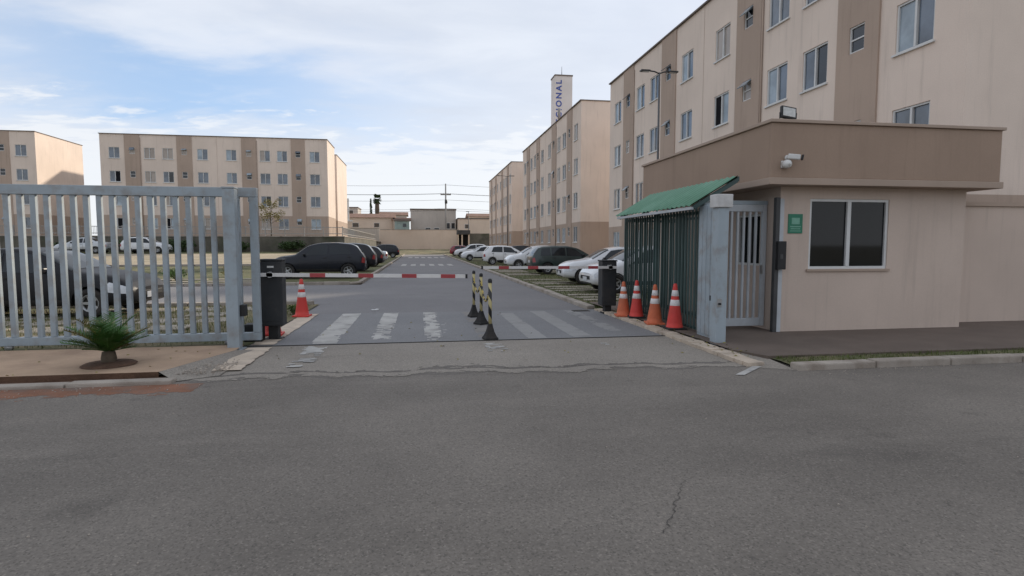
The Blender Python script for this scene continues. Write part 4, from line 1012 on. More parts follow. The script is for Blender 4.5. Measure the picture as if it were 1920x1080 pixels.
# ---- striped posts and chain
BP = [(1.16, 12.33), (1.19, 11.14), (1.14, 9.30)]
for i, (x, y) in enumerate(BP):
    r = thing('striped_post', ['yellow and black striped post farthest from the street', 'middle of the three yellow and black striped posts', 'yellow and black striped post nearest the street'][i], 'bollard', (x, y, .012), random.random(), 'striped posts between the lanes')
    mb = MB(); prof = [(.11,0),(.11,.03),(.088,.06),(.06,.13),(.04,.21),(.032,.26)]
    vs_, fs_ = [], []
    for q, (a, z) in enumerate(prof): vs_ += [(-a,-a,z),(a,-a,z),(a,a,z),(-a,a,z)]
    for q in range(len(prof)-1):
        for k in range(4): fs_.append((q*4+k, q*4+(k+1)%4, q*4+4+(k+1)%4, q*4+4+k))
    fs_ += [(3,2,1,0), tuple(range(len(vs_)-4, len(vs_)))]
    mb.add(vs_, fs_); mb.build('foot', 'rubber', r, bevel=.004)
    mb = MB(); mb.tube((0,0,.22), (0,0,.95), .029, n=16); mb.build('tube', 'stripe_tape', r)
    mb = MB(); mb.lathe([(.034,.93),(.036,.97),(.024,.995),(0,1.0)], n=16); mb.build('cap', 'black', r)
    mb = MB(); mb.lathe([(.02,.0),(.012,.012)], (0,0,.9), 10); mb.path([(.0,.028,.86),(0,.05,.87),(0,.055,.84),(0,.03,.83)], .005, 6); mb.build('hook', 'black', r)
for i in range(2):
    (xa, ya), (xb, yb) = BP[i], BP[i+1]
    A, B = Vector((xa, ya-.03, .86)), Vector((xb, yb+.03, .86)); n = int((B-A).length/.034)
    mb = MB()
    for k in range(n):
        t = (k+.5)/n; p = A.lerp(B, t); p.z -= (.30 if i else .26)*4*t*(1-t)
        t2 = min(1, t+.02); p2 = A.lerp(B, t2); p2.z -= (.30 if i else .26)*4*t2*(1-t2)
        d = (p2-p).normalized(); u = d.cross(Vector((1,0,0))).normalized(); s_ = Vector((1,0,0)) if k % 2 else u
        ring = [p + d*math.cos(q*math.pi/4)*.026 + s_*math.sin(q*math.pi/4)*.015 for q in range(8)]
        mb.path(ring + [ring[0]], .0055, 5, mi=(k//4) % 2, cap=False)
    o = mb.build('plastic_chain', ['yellow', 'black'], base=((xa+xb)/2, (ya+yb)/2, .6))
    tag(o, ['sagging yellow and black chain between the two far striped posts', 'sagging yellow and black chain between the two near striped posts'][i], 'chain', 'chains between striped posts')

# ================================================================== GATEHOUSE
gh = thing('gatehouse', 'beige gatehouse with taupe parapet and wide dark window', 'building', (7.8, 11.5, 0.06))
GW, GR, GF_, GB = 6.09, 9.75, 9.03, 14.0
mb = MB()
wx0, wx1, wz0, wz1 = 6.65, 8.19, 1.14, 2.35
def ghole(x0, x1, z0, z1, holes, flip=None):
    m2 = MB(); facade_grid(m2, x0, x1, z0, z1, holes, 0.0, dep=.14); return m2
m2 = ghole(GW, GR, 0.0, 2.56, [(wx0, wx1, wz0, wz1)])
for f in range(len(m2.f)): pass
mb.add([(v[0], v[1]+GF_, v[2]) for v in m2.v], m2.f)
# side wall towards the pedestrian gate, with its own window opening (plane X = GW, facing -X)
m3 = ghole(-GB, -GF_, 0.0, 2.56, [(-10.35, -9.60, 1.18, 2.12)])
mb.add([(GW + v[1], -v[0], v[2]) for v in m3.v], m3.f)
mb.add([(GR,GF_,0),(GR,GB,0),(GR,GB,2.56),(GR,GF_,2.56)], [(0,1,2,3)]); mb.add([(GW,GB,0),(GR,GB,0),(GR,GB,2.56),(GW,GB,2.56)], [(0,3,2,1)])
mb.build('wall', 'gh_beige', gh, world=True)
mb = MB(); mb.box(5.70, 10.1, 8.74, 14.2, 2.66, 3.545); mb.build('parapet', 'gh_taupe', gh, world=True, bevel=.012)
mb = MB(); mb.box(5.66, 10.14, 8.70, 14.24, 2.545, 2.658); mb.build('cornice', 'gh_trim', gh, world=True, bevel=.01)
mb = MB(); mb.box(5.66, 10.14, 8.70, 14.24, 3.547, 3.60); mb.build('parapet_cap', 'gh_trim', gh, world=True, bevel=.008)
w = MB(); t = .045
w.box(wx0, wx1, GF_+.02, GF_+.10, wz0, wz0+t); w.box(wx0, wx1, GF_+.02, GF_+.10, wz1-t, wz1); w.box(wx0, wx0+t, GF_+.02, GF_+.10, wz0+t, wz1-t); w.box(wx1-t, wx1, GF_+.02, GF_+.10, wz0+t, wz1-t)
w.box((wx0+wx1)/2-.035, (wx0+wx1)/2+.035, GF_+.015, GF_+.105, wz0+t, wz1-t)
wf = w.build('window', 'frame_white', gh, world=True)
for a, b in ((wx0+t, (wx0+wx1)/2-.036), ((wx0+wx1)/2+.036, wx1-t)):
    mb = MB(); mb.box(a, b, GF_+.055, GF_+.065, wz0+t, wz1-t); mb.build('pane', 'glass_guard', wf, world=True)
mb = MB(); mb.box(wx0-.04, wx1+.04, GF_-.035, GF_+.018, wz0-.04, wz0-.002); mb.build('sill', 'gh_trim', wf, world=True)
w = MB(); w.box(GW+.02, GW+.10, 9.60, 10.35, 1.18, 1.22); w.box(GW+.02, GW+.10, 9.60, 10.35, 2.08, 2.12); w.box(GW+.02, GW+.10, 9.60, 9.64, 1.22, 2.08); w.box(GW+.02, GW+.10, 10.31, 10.35, 1.22, 2.08); w.box(GW+.02, GW+.1, 9.955, 9.995, 1.22, 2.08)
w2 = w.build('window', 'frame_white', gh, world=True)
for a, b in ((9.64, 9.954), (9.996, 10.31)):
    mb = MB(); mb.box(GW+.055, GW+.065, a, b, 1.22, 2.08); mb.build('pane', 'glass_guard', w2, world=True)
# green notice
sg_ = thing('notice_sign', 'small green notice with pale square on the gatehouse wall', 'sign', (6.375, GF_, 1.92))
mb = MB(); mb.box(-.135, .135, -.014, -.002, -.165, .165); pl_ = mb.build('plate', 'sign_green', sg_, bevel=.003)
mb = MB(); mb.box(-.075, .075, -.0175, -.0145, -.01, .10); mb.build('pale_square', 'sign_pale', pl_)
mb = MB(); mb.box(-.10, .10, -.0175, -.0145, -.06, -.04); mb.box(-.09, .09, -.0175, -.0145, -.095, -.08); mb.box(-.10, .10, -.0175, -.0145, -.13, -.118); mb.build('print_lines', 'sign_pale', pl_)
# cameras
cm = thing('security_camera', 'white bullet security camera on the gatehouse parapet', 'camera', (5.98, 8.74, 2.98))
mb = MB(); mb.lathe([(0,0),(.045,0),(.045,-.02),(0,-.025)], n=14, axis='y'); mb.build('mount', 'plastic_white', cm)
mb = MB(); mb.path([(0,-.01,0),(0,-.06,0),(.03,-.1,-.01)], .014, 8); mb.build('arm', 'plastic_white', cm)
rt_ = Matrix.Rotation(R(-28), 3, 'Z') @ Matrix.Rotation(R(8), 3, 'Y')
mb = MB(); mb.obox((.04,-.13,.0), (.19,.085,.085), rt_); b_ = mb.build('housing', 'plastic_white', cm, bevel=.02)
mb = MB(); mb.obox((.148,-.187,-.016), (.03,.088,.088), rt_); mb.build('lens', 'black', b_, bevel=.012)
cm = thing('security_camera', 'white boxy security camera just below the bullet camera', 'camera', (5.93, 8.74, 2.87))
mb = MB(); mb.box(-.06, .06, -.03, -.001, -.06, .06); mb.build('mount', 'plastic_white', cm, bevel=.01)
mb = MB(); mb.lathe([(0,0),(.065,0),(.07,-.05),(.062,-.10),(.03,-.125),(0,-.13)], (0,-.03,0), 18, axis='y'); b_ = mb.build('housing', 'plastic_white', cm)
mb = MB(); mb.lathe([(.032,0),(.03,-.012),(0,-.014)], (0,-.152,0), 14, axis='y'); mb.build('lens', 'plastic_white', b_)
# floodlight on the parapet
fl = thing('floodlight', 'black framed floodlight standing on the gatehouse parapet', 'floodlight', (6.12, 8.95, 3.6))
rt_ = Matrix.Rotation(R(-14), 3, 'X') @ Matrix.Rotation(R(9), 3, 'Y')
mb = MB(); mb.obox((0,0,.155), (.27,.06,.21), rt_); b_ = mb.build('housing', 'black', fl, bevel=.012)
mb = MB(); mb.obox(Vector((0,0,.155)) + rt_ @ Vector((0,-.033,0)), (.22,.008,.155), rt_); mb.build('lens', 'lamp_lens', b_, bevel=.003)
mb = MB(); mb.path([(-.15,0,.16),(-.15,0,.02),(.15,0,.02),(.15,0,.16)], .011, 6); mb.box(-.05,.05,-.04,.04,0,.012); mb.build('bracket', 'black', fl)
# ---- pedestrian cage: green fence, canopy, panel, post and door
FX = 4.72
gf = thing('green_fence', 'dark green bar fence of the pedestrian passage behind the cones', 'fence', (FX, 11, 0.06))
for z in (.10, 2.08):
    mb = MB(); mb.box(FX-.025, FX+.025, 9.04, 12.72, z, z+.05); mb.build('rail', 'green_dark', gf, world=True)
me = None
for i in range(29):
    y = 9.13 + i*.126
    if me is None:
        mb = MB(); mb.box(-.014, .014, -.017, .017, .06, 2.12); o = mb.build('bar', 'green_dark', gf); me = o.data
    else: o = inst('bar', me, gf)
    o.location = (-.042, y-11, 0)
for y in (9.05, 11.0, 12.72):
    mb = MB(); mb.box(FX-.035, FX+.035, y-.035, y+.035, .0, 2.2); mb.build('post', 'green_dark', gf, world=True)
gf2 = thing('green_fence', 'dark green bar fence on the inner side of the pedestrian passage', 'fence', (5.4, 12.75, 0.06))
for z in (.10, 2.08):
    mb = MB(); mb.box(4.76, 6.07, 12.74, 12.79, z, z+.05); mb.build('rail', 'green_dark', gf2, world=True)
for i in range(11): 
    o = inst('bar', me, gf2, (-.55+i*.11, -.03, 0), (0, 0, R(90)))
gf3 = thing('green_fence', 'second dark green bar fence standing behind the one with the cones', 'fence', (5.62, 11.6, 0.06))
for z in (.10, 2.08):
    mb = MB(); mb.box(5.595, 5.645, 10.6, 12.72, z, z+.05); mb.build('rail', 'green_dark', gf3, world=True)
for i in range(16): inst('bar', me, gf3, (-.042, -.93+i*.13, 0))
cn = thing('canopy', 'green corrugated sheet canopy over the pedestrian passage', 'canopy', (4.8, 10.6, 2.2))
mb = MB(); nY = 140; vs_ = []; fs_ = []
ex, ez, rx, rzz = 4.36, 2.20, 5.18, 2.69
for i in range(nY+1):
    y = 8.80 + (12.42-8.80)*i/nY; c_ = .012*math.cos(i*2*math.pi/7)
    for (x, z) in ((ex, ez), (rx, rzz)):
        vs_.append((x-c_*.5, y, z+c_))
    for (x, z) in ((ex, ez), (rx, rzz)):
        vs_.append((x-c_*.5, y, z+c_-.006))
for i in range(nY):
    a = i*4; fs_ += [(a, a+1, a+5, a+4), (a+2, a+6, a+7, a+3), (a, a+4, a+6, a+2)]
mb.add(vs_, fs_, 0, True); mb.build('roof_sheet', 'green_roof', cn, world=True)
mb = MB(); mb.box(5.185, 5.22, 8.86, 12.38, 2.60, 2.68); mb.build('ridge_beam', 'green_dark', cn, world=True)
mb = MB(); mb.prism([(4.40, 2.19), (5.18, 2.66), (5.18, 2.58), (4.44, 2.135)], 8.83, 8.87, 'xz'); mb.build('gable_rafter', 'green_dark', cn, world=True, fixn=True)
for y in (9.9, 11.1, 12.35):
    mb = MB(); mb.prism([(4.40, 2.165), (5.18, 2.635), (5.18, 2.57), (4.44, 2.12)], y-.02, y+.02, 'xz'); mb.build('rafter', 'green_dark', cn, world=True, fixn=True)
mb = MB(); mb.box(4.37, 4.42, 8.84, 12.38, 2.13, 2.175); mb.build('eave_beam', 'door_white', cn, world=True)
# grey panel and post
gp2 = thing('grey_panel', 'narrow ribbed blue grey metal panel between green fence and post', 'panel', (4.62, 8.8, 0.06))
for i in range(5):
    mb = MB(); y0 = 8.33 + i*.135; mb.box(4.60, 4.64, y0, y0+.126, .10, 2.2); mb.build('rib', 'gate_grey', gp2, world=True, bevel=.008)
mb = MB(); mb.box(4.615, 4.66, 8.33, 9.01, .06, 2.23); mb.build('backing', 'gate_grey', gp2, world=True)
mb = MB(); mb.tube((4.595, 8.42, .72), (4.55, 8.42, .72), .035, n=12); mb.box(4.53, 4.552, 8.36, 8.46, .68, .76); mb.build('lock', 'black', gp2, world=True)
gq = thing('gate_post', 'wide blue grey post with white box on top beside the pedestrian gate', 'post', (4.555, 8.22, 0.06))
mb = MB(); mb.box(-.085, .085, -.09, .09, -.08, 2.06); mb.build('shaft', 'gate_grey', gq, bevel=.01)
mb = MB(); mb.box(-.13, .13, -.12, .11, 2.061, 2.26); mb.build('junction_box', 'box_white', gq, bevel=.012)
mb = MB(); mb.box(-.075, .0, -.098, -.089, .55, .68); mb.build('lock_plate', 'steel', gq, bevel=.003)
mb = MB(); mb.tube((-.04,-.095,.60), (-.04,-.125,.60), .018, n=12); mb.build('keyhole', 'black', gq)
# pedestrian door
DY = 9.40
pd = thing('pedestrian_gate', 'pale metal pedestrian gate with vertical bars beside the gatehouse', 'gate', (5.5, DY, 0.06))
mb = MB(); mb.box(4.98, 5.07, DY-.03, DY+.03, .12, 2.26); mb.build('stile', 'door_white', pd, world=True, bevel=.006)
mb = MB(); mb.box(5.99, 6.07, DY-.03, DY+.03, .12, 2.26); mb.build('stile', 'door_white', pd, world=True, bevel=.006)
mb = MB(); mb.box(5.071, 5.989, DY-.028, DY+.028, 2.14, 2.258); mb.build('top_rail', 'door_white', pd, world=True, bevel=.006)
mb = MB(); mb.box(5.071, 5.989, DY-.028, DY+.028, .122, .26); mb.build('bottom_rail', 'door_white', pd, world=True, bevel=.006)
for i in range(7):
    x = 5.07 + .115*(i+1)
    mb = MB(); mb.box(x-.018, x+.018, DY-.018, DY+.018, .261, 2.139); mb.build('bar', 'door_white', pd, world=True)
mb = MB(); mb.box(4.80, 6.085, DY-.02, DY+.06, 2.262, 2.33); mb.build('lintel', 'gate_grey', pd, world=True)
mb = MB(); mb.box(5.96, 5.995, DY-.06, DY-.031, 1.05, 1.2); mb.build('handle', 'steel', pd, world=True)
# dark intercom column beside the door
ic = thing('intercom', 'black intercom box on a dark upright beside the pedestrian gate', 'intercom', (6.03, 9.0, .06))
mb = MB(); mb.box(-.045, .03, -.02, .06, .0, 2.3); mb.build('upright', 'pole_dark', ic, bevel=.006)
mb = MB(); mb.box(-.03, .125, -.085, -.021, 1.08, 1.56); mb.build('housing', 'black', ic, bevel=.01)
mb = MB(); mb.box(.01, .06, -.09, -.0855, 1.26, 1.34); mb.build('keypad', 'pole_dark', ic)
mb = MB(); mb.box(.035, .115, .001, .028, .0, 2.28); mb.build('jamb', 'door_white', ic)
# perimeter wall beyond the gatehouse
pw = thing('perimeter_wall', 'beige perimeter wall right of the gatehouse', 'wall', (18, 9.8, 0.06))
mb = MB(); mb.box(9.76, 40, 9.6, 9.8, -.1, 2.3); mb.build('wall', 'gh_beige', pw, world=True)
mb = MB(); mb.box(9.76, 40, 9.56, 9.84, 2.302, 2.38); mb.build('coping', 'gh_trim', pw, world=True)

# ================================================================== VEHICLES
def lerp_tab(tab, x):
    if x <= tab[0][0]: return tab[0][1]
    for (a, b), (c, d) in zip(tab, tab[1:]):
        if x <= c: return b + (d-b)*(x-a)/(c-a) if c > a else d
    return tab[-1][1]
class Car:
    def __init__(s, L, W, top, belt, bot=.24):
        s.L, s.W, s.top, s.belt, s.bot = L, W, top, belt, bot
    def par(s, x):
        def sm(tab): return sum(lerp_tab(tab, x+o) for o in (-.06, -.03, 0, .03, .06))/5
        top = sm(s.top); belt = min(sm(s.belt), top-.085)
        e = min(x, s.L-x); q = max(0, min(1, e/.42)); q = math.sqrt(1-(1-q)**2)
        w = s.W/2*(.80+.20*q); zb = s.bot + .10*(1-q)
        belt = max(belt, zb+.18); top = max(top, belt+.06)
        return w, zb, belt, top
    def sec(s, x):
        w, zb, belt, top = s.par(x); g = min(max(top-belt, 0)/.5, 1)
        wr = w*(.93-.20*g)
        return [(0,zb), (.80*w,zb), (.97*w,zb+.09), (w,zb+.55*(belt-zb)), (.955*w,belt), (wr,top-.045-.03*g), (wr*.82,top-.012), (0,top+.012)]
    def P(s, x, t, side=1):
        K = s.sec(x); i = min(int(t), 6); f = t-i
        p0 = K[i-1] if i > 0 else (-K[1][0], K[1][1]); p1 = K[i]; p2 = K[i+1]; p3 = K[i+2] if i+2 < 8 else (-K[6][0], K[6][1])
        r = []
        for k in (0, 1):
            m1 = (p2[k]-p0[k])*.32; m2 = (p3[k]-p1[k])*.32
            h = (2*f**3-3*f**2+1)*p1[k] + (f**3-2*f**2+f)*m1 + (-2*f**3+3*f**2)*p2[k] + (f**3-f**2)*m2
            r.append(h)
        return Vector((x-s.L/2, r[0]*side, r[1]))
    def N(s, x, t, side=1):
        a = s.P(min(x+.02, s.L), t, side)-s.P(max(x-.02, 0), t, side); b = s.P(x, min(t+.03, 7), side)-s.P(x, max(t-.03, 0), side)
        n = b.cross(a)*side
        return n.normalized() if n.length > 1e-9 else Vector((0,0,1))
    def patch(s, fx, t0, t1, side, nx=10, nt=5, off=.006):
        vs_, fs_ = [], []
        for j in range(nt+1):
            v = j/nt; t = t0+(t1-t0)*v
            x0, x1 = fx(v)
            for i in range(nx+1):
                x = x0+(x1-x0)*i/nx
                vs_.append(s.P(x, t, side) + s.N(x, t, side)*off)
        for j in range(nt):
            for i in range(nx):
                a = j*(nx+1)+i; q = (a, a+1, a+nx+2, a+nx+1)
                fs_.append(q[::-1] if side > 0 else q)
        return vs_, fs_
    def body(s):
        mb = MB(); NS, NT = 60, 28
        cols = []
        for i in range(NS+1):
            x = s.L*(.5-.5*math.cos(math.pi*i/NS))*.35 + s.L*i/NS*.65
            ring = [s.P(x, 7*j/NT, 1) for j in range(NT+1)] + [s.P(x, 7*j/NT, -1) for j in range(NT-1, 0, -1)]
            cols.append(ring)
        n = len(cols[0]); vs_ = [p for c in cols for p in c]; fs_ = []
        for i in range(NS):
            for k in range(n): fs_.append((i*n+k, (i+1)*n+k, (i+1)*n+(k+1)%n, i*n+(k+1)%n))
        fs_.append(tuple(range(n))); fs_.append(tuple(NS*n+k for k in range(n))[::-1])
        mb.add(vs_, fs_, 0, True)
        return mb
TYPES = {
 'hatch': dict(c=Car(3.95, 1.72, [(0,.80),(.03,.98),(.10,1.06),(.36,1.36),(.6,1.46),(1.2,1.51),(1.75,1.50),(2.2,1.44),(2.45,1.36),(3.0,1.02),(3.12,.985),(3.6,.90),(3.82,.78),(3.95,.60)], [(0,.78),(.4,.98),(1.5,.95),(2.9,.90),(3.95,.6)]),
      side=[((.62,1.50),(.80,1.50)), ((1.57,2.72),(1.57,2.16))], ws=(2.30,2.95), rw=(.12,.44), ax=(.70,3.20), wr=.30),
 'suv': dict(c=Car(4.35, 1.84, [(0,.90),(.03,1.06),(.12,1.16),(.36,1.50),(.6,1.62),(1.3,1.69),(2.0,1.67),(2.4,1.60),(2.62,1.52),(3.15,1.14),(3.3,1.10),(3.9,1.02),(4.2,.88),(4.35,.66)], [(0,.9),(.4,1.10),(1.5,1.07),(3.0,1.02),(4.35,.7)], .30),
      side=[((.60,1.62),(.80,1.62)), ((1.70,2.92),(1.70,2.34))], ws=(2.46,3.10), rw=(.14,.46), ax=(.78,3.52), wr=.345),
 'sedan': dict(c=Car(4.4, 1.74, [(0,.78),(.03,.96),(.08,1.02),(.62,1.06),(.82,1.10),(1.28,1.38),(1.6,1.45),(2.1,1.46),(2.5,1.40),(2.7,1.32),(3.25,1.0),(3.4,.97),(4.0,.89),(4.28,.76),(4.4,.58)], [(0,.76),(.5,.96),(1.5,.94),(3.1,.89),(4.4,.6)]),
      side=[((1.02,1.86),(1.32,1.86)), ((1.93,2.98),(1.93,2.46))], ws=(2.56,3.22), rw=(.84,1.30), ax=(.86,3.60), wr=.305),
 'wagon': dict(c=Car(4.25, 1.70, [(0,.84),(.03,.98),(.10,1.08),(.34,1.38),(.52,1.45),(1.2,1.50),(2.0,1.49),(2.4,1.41),(2.62,1.33),(3.2,1.0),(3.32,.97),(3.9,.90),(4.12,.78),(4.25,.58)], [(0,.8),(.4,.95),(1.5,.94),(3.1,.89),(4.25,.6)]),
      side=[((.42,.98),(.52,.98)), ((1.05,1.80),(1.05,1.80)), ((1.87,2.94),(1.87,2.36))], ws=(2.48,3.14), rw=(.11,.40), ax=(.80,3.44), wr=.30),
}
BODY = {}
def car_meshes(kind):
    if kind in BODY: return BODY[kind]
    T = TYPES[kind]; c = T['c']; L = c.L; D = {}
    mb = c.body(); o = mb.build('body', 'paint_white', fixn=True)
    # wheel arches cut out of the body
    cut = MB()
    for ax in T['ax']:
        for s_ in (-1, 1):
            y0, y1 = (c.W/2-.24, c.W/2+.1) if s_ > 0 else (-c.W/2-.1, -c.W/2+.24)
            cut.lathe([(0,y0),(T['wr']+.055,y0),(T['wr']+.055,y1),(0,y1)], (ax-L/2, 0, T['wr']), 24, axis='y', smooth=False)
    co = cut.build('cut', 'black', fixn=True)
    bm = bmesh.new(); bm.from_mesh(co.data); bmesh.ops.remove_doubles(bm, verts=bm.verts, dist=1e-5); bmesh.ops.recalc_face_normals(bm, faces=bm.faces); bm.to_mesh(co.data); bm.free()
    md = o.modifiers.new('b', 'BOOLEAN'); md.object = co; md.operation = 'DIFFERENCE'; md.solver = 'EXACT'
    bpy.context.view_layer.update()
    me = bpy.data.meshes.new_from_object(o.evaluated_get(bpy.context.evaluated_depsgraph_get()))
    if len(me.polygons) < 500: me = o.data.copy()
    bpy.data.objects.remove(o); bpy.data.objects.remove(co)
    for p in me.polygons: p.use_smooth = True
    try: me.set_sharp_from_angle(angle=R(38))
    except Exception: pass
    D['body'] = me
    D['side'] = []
    for (b0, b1), (t0, t1) in T['side']:
        for s_ in (-1, 1):
            D['side'].append(ms('side_window', 'car_glass', lambda m: m.add(*c.patch(lambda v: (b0+(t0-b0)*v, b1+(t1-b1)*v), 4.10, 4.90, s_), 0, True)))
    def wide(m, x0, x1, inset=5.12):
        for s_ in (-1, 1): m.add(*c.patch(lambda v: (x0, x1), inset, 7.0, s_, 8, 8), 0, True)
    D['ws'] = ms('windscreen', 'car_glass', lambda m: wide(m, *T['ws'])); D['rw'] = ms('rear_window', 'car_glass', lambda m: wide(m, *T['rw']))
    D['head'] = [ms('headlight', 'lamp_clear', lambda m: m.add(*c.patch(lambda v: (L-.52+.1*v, L-.05), 3.25, 4.3, s_, 8, 5, .008), 0, True)) for s_ in (-1, 1)]
    D['tail'] = [ms('tail_light', 'lamp_red', lambda m: m.add(*c.patch(lambda v: (.015, .17-.05*v), 3.2, 4.2, s_, 8, 5, .008), 0, True)) for s_ in (-1, 1)]
    D['skirt'] = [ms('lower_trim', 'rubber', lambda m: m.add(*c.patch(lambda v: (T['ax'][0]+T['wr']+.07, T['ax'][1]-T['wr']-.07), 1.3, 2.25, s_, 8, 3, .006), 0, True)) for s_ in (-1, 1)]
    r = T['wr']
    D['tyre'] = ms('wheel', 'rubber', lambda m: m.lathe([(r*.60,-.09),(r*.93,-.10),(r,-.07),(r,.07),(r*.93,.10),(r*.60,.09),(r*.60,-.09)], n=26, axis='y'))
    def rim(m):
        m.lathe([(0,.055),(r*.16,.06),(r*.2,.045),(r*.2,.03)], n=18, axis='y'); m.lathe([(r*.5,.03),(r*.54,.085),(r*.62,.088),(r*.62,.06)], n=24, axis='y')
        for k in range(5):
            a = k*2*math.pi/5; u = Vector((math.cos(a),0,math.sin(a))); w_ = Vector((-u.z,0,u.x))
            m.add([u*r*.15-w_*r*.10+Vector((0,.055,0)), u*r*.15+w_*r*.10+Vector((0,.055,0)), u*r*.56+w_*r*.07+Vector((0,.07,0)), u*r*.56-w_*r*.07+Vector((0,.07,0))], [(0,3,2,1)])
    D['rim'] = ms('rim', 'alloy', rim)
    D['hubdark'] = ms('brake_disc', 'crack', lambda m: m.lathe([(0,.0),(r*.6,.0)], n=20, axis='y'))
    zc = lambda x: c.par(x)
    D['grille'] = ms('grille', 'black', lambda m: m.obox((L/2-.035, 0, c.bot+.24), (.10, c.W*.52, .12)), .015)
    D['grille2'] = ms('bumper_intake', 'black', lambda m: m.obox((L/2-.05, 0, c.bot+.08+.01), (.08, c.W*.6, .08)), .015)
    D['rbump'] = ms('rear_bumper_trim', 'rubber', lambda m: m.obox((-L/2+.03, 0, c.bot+.16), (.10, c.W*.74, .10)), .02)
    D['plate'] = ms('number_plate', 'plate', lambda m: m.box(-.008, .008, -.20, .20, -.065, .065), .003)
    def mir(m, s_):
        m.obox((T['side'][-1][0][1]-.18-L/2, s_*(c.W/2+.06), c.belt[-2][1]+.10), (.10, .17, .12))
    D['mirror'] = [ms('mirror', 'paint_black', lambda m: mir(m, s_), .03) for s_ in (-1, 1)]
    def han(m, s_, b0):
        p = c.P(b0+.12, 3.72, s_); m.obox(p + Vector((0, s_*.012, 0)), (.16, .03, .028))
    D['handle'] = [ms('door_handle', 'rubber', lambda m: han(m, s_, q[0][0]), .006) for s_ in (-1, 1) for q in T['side'][-2:]]
    # door seams as thin dark ribbons lying on the body side
    def seam(m, s_):
        for x in [T['side'][-1][0][0]-.035, T['side'][-1][0][1]+.02] + ([T['side'][-2][0][0]+.16]):
            m.add(*c.patch(lambda v: (x-.006, x+.006), 2.2, 4.05, s_, 1, 8, .003), 0, True)
    D['seam'] = [ms('door_seam', 'black', lambda m: seam(m, s_)) for s_ in (-1, 1)]
    BODY[kind] = D
    return D
PAINTED = {}
def car(kind, paint, label, loc, rz, group):
    D = car_meshes(kind); T = TYPES[kind]; c = T['c']; L = c.L
    root = thing('parked_car', label, 'car', loc, rz, group)
    key = (kind, paint)
    if key not in PAINTED:
        me = D['body'].copy(); me.materials.clear(); me.materials.append(MATS[paint]); PAINTED[key] = me
    b = inst('body', PAINTED[key], root)
    for m in D['side']: inst('side_window', m, root)
    inst('windscreen', D['ws'], root); inst('rear_window', D['rw'], root)
    for m in D['head']: inst('headlight', m, root)
    for m in D['tail']: inst('tail_light', m, root)
    for m in D['skirt']: inst('lower_trim', m, b)
    for m in D['seam']: inst('door_seam', m, b)
    for m in D['handle']: inst('door_handle', m, b)
    inst('grille', D['grille'], b); inst('bumper_intake', D['grille2'], b); inst('rear_bumper_trim', D['rbump'], b)
    for m in D['mirror']: inst('mirror', m, root)
    inst('number_plate', D['plate'], root, (L/2+.012, 0, c.bot+.20)); inst('number_plate', D['plate'], root, (-L/2-.012 if kind != 'sedan' else -L/2-.012, 0, c.bot+.42))
    for ax in T['ax']:
        for s_ in (-1, 1):
            w = inst('wheel', D['tyre'], root, (ax-L/2, s_*(c.W/2-.11), T['wr']), (0, 0, 0 if s_ > 0 else math.pi))
            inst('rim', D['rim'], w); inst('brake_disc', D['hubdark'], w)
    return root
GL, GRr = 'cars parked left of the inner road', 'cars parked right of the inner road'
PI = math.pi
car('suv', 'paint_navy', 'big dark navy off-road car nearest on the left, its nose to the lawn', (-4.75, 29.0, .0), PI+R(3), GL)
car('suv', 'paint_black', 'black off-road car just behind the navy one on the left', (-4.75, 36.2, 0), PI, GL)
car('hatch', 'paint_black', 'black hatchback third in the left row', (-4.55, 44.0, 0), PI-R(2), GL)
car('sedan', 'paint_silver', 'silver saloon with only its rear showing in the left row', (-4.9, 52, 0), PI, GL)
car('suv', 'paint_navy', 'dark navy off-road car farthest away in the left row', (-4.6, 74.5, 0), PI, GL)
car('hatch', 'paint_white', 'white car beyond the sunlit path seen between the gate bars', (-25.2, 59.0, .82), R(2), None)
car('sedan', 'paint_silver', 'silver car at the far left beyond the sunlit path', (-30.5, 59.0, .82), PI, None)
car('hatch', 'paint_white', 'white hatchback partly behind the right barrier cabinet', (7.35, 18.3, .03), PI+R(2), GRr)
car('sedan', 'paint_white', 'white saloon nosing towards the road under the right barrier arm', (7.75, 22.4, .03), PI-R(3), GRr)
car('wagon', 'paint_green', 'dark green estate car with its red tail light to the road', (8.0, 30.6, .03), R(2), GRr)
car('hatch', 'paint_white', 'white hatchback squeezed behind the dark green estate car', (7.5, 37.0, .03), PI, GRr)
car('hatch', 'paint_white', 'white hatchback seen from the side, rear end to the road', (6.95, 45.2, .03), R(-2), GRr)
car('hatch', 'paint_navy', 'dark hatchback showing its roof behind the side-on white hatchback', (8.3, 50.5, .03), PI, GRr)
car('sedan', 'paint_white', 'white saloon beyond the side-on white hatchback', (6.4, 58.0, .03), PI, GRr)
car('suv', 'paint_white', 'white off-road car next to the maroon car', (6.6, 73.0, .03), PI, GRr)
car('hatch', 'paint_maroon', 'maroon hatchback farthest away in the right row', (6.5, 86.0, .03), R(0), GRr)

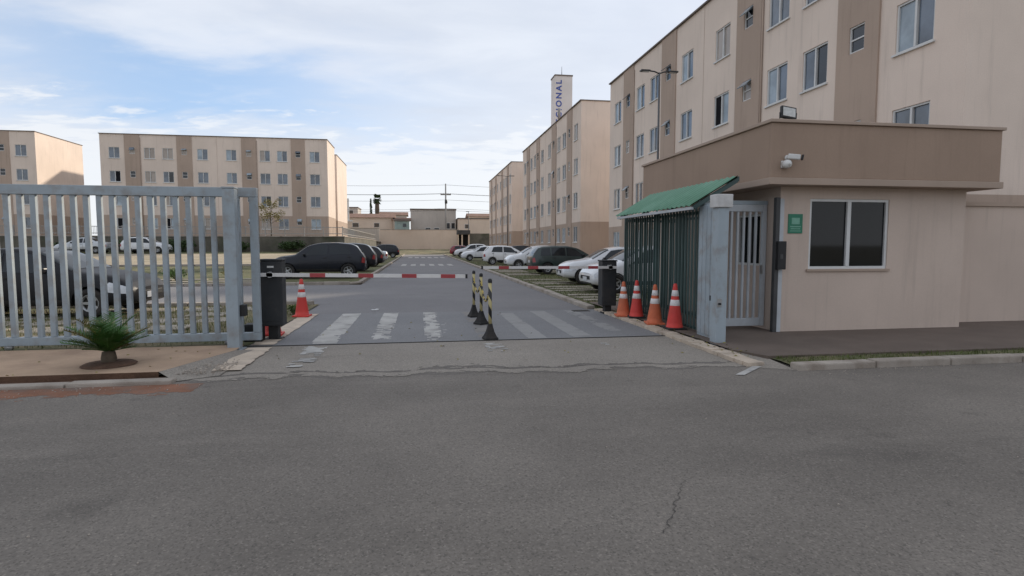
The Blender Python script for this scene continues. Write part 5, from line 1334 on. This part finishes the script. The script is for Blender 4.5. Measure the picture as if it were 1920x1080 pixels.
car('sedan', 'paint_dull_black', 'dark saloon standing close behind the sliding gate bars', (-8.1, 14.1, .04), R(-4), None)

# ================================================================== SMALL LITTER ON THE GROUND
mb = MB(); rnd = random.Random(77)
for i in range(520):
    k = rnd.random()
    if k < .45: x, y = rnd.uniform(-9, -2.4), 6.84-abs(rnd.gauss(0, .18))
    elif k < .75: x, y = rnd.uniform(4.5, 12), 6.34-abs(rnd.gauss(0, .15))
    else: x, y = rnd.uniform(-6, 7), rnd.uniform(2.2, 6.8)
    q = rnd.uniform(.003, .010)*(1 if k < .75 else .8)
    mb.obox((x, y, q*.4), (q*1.5, q*1.2, q), Matrix.Rotation(rnd.random()*6, 3, 'Z') @ Matrix.Rotation(rnd.random()*.6, 3, 'X'))
o = mb.build('pebbles', 'kerb', base=(0, 6, 0)); tag(o, 'tiny loose pebbles scattered along the street edge', 'pebbles', kind='stuff')
mb = MB()
for i in range(240):
    k = rnd.random()
    if k < .5: x, y, z = rnd.uniform(4.2, 4.6), rnd.uniform(7, 13), .066
    elif k < .8: x, y, z = rnd.uniform(-9, -2.8), rnd.uniform(7.2, 9.1), .088
    else: x, y, z = rnd.uniform(-2.2, 4), rnd.uniform(7.2, 13), .016
    a = rnd.random()*6.28; l = rnd.uniform(.012, .03); u = Vector((math.cos(a)*l, math.sin(a)*l, 0)); v = Vector((-u.y*.45, u.x*.45, .004)); p = Vector((x, y, z))
    mb.add([p-u, p-v, p+u, p+v+Vector((0,0,.006))], [(0,1,2,3)])
o = mb.build('fallen_leaves', 'leaf_yellow', base=(1, 9, 0)); tag(o, 'dry fallen leaves scattered about the entrance', 'leaves', kind='stuff')
mb = MB(); mb.obox((-1.05, 14.0, .014), (.16, .09, .02), Matrix.Rotation(.4, 3, 'Z')); mb.obox((-1.0, 14.03, .022), (.07, .06, .025), Matrix.Rotation(1.1, 3, 'Z'))
o = mb.build('crumpled_paper', 'frame_white', base=(-1.05, 14.0, 0), bevel=.006); tag(o, 'scrap of white litter on the road beyond the zebra stripes', 'litter')
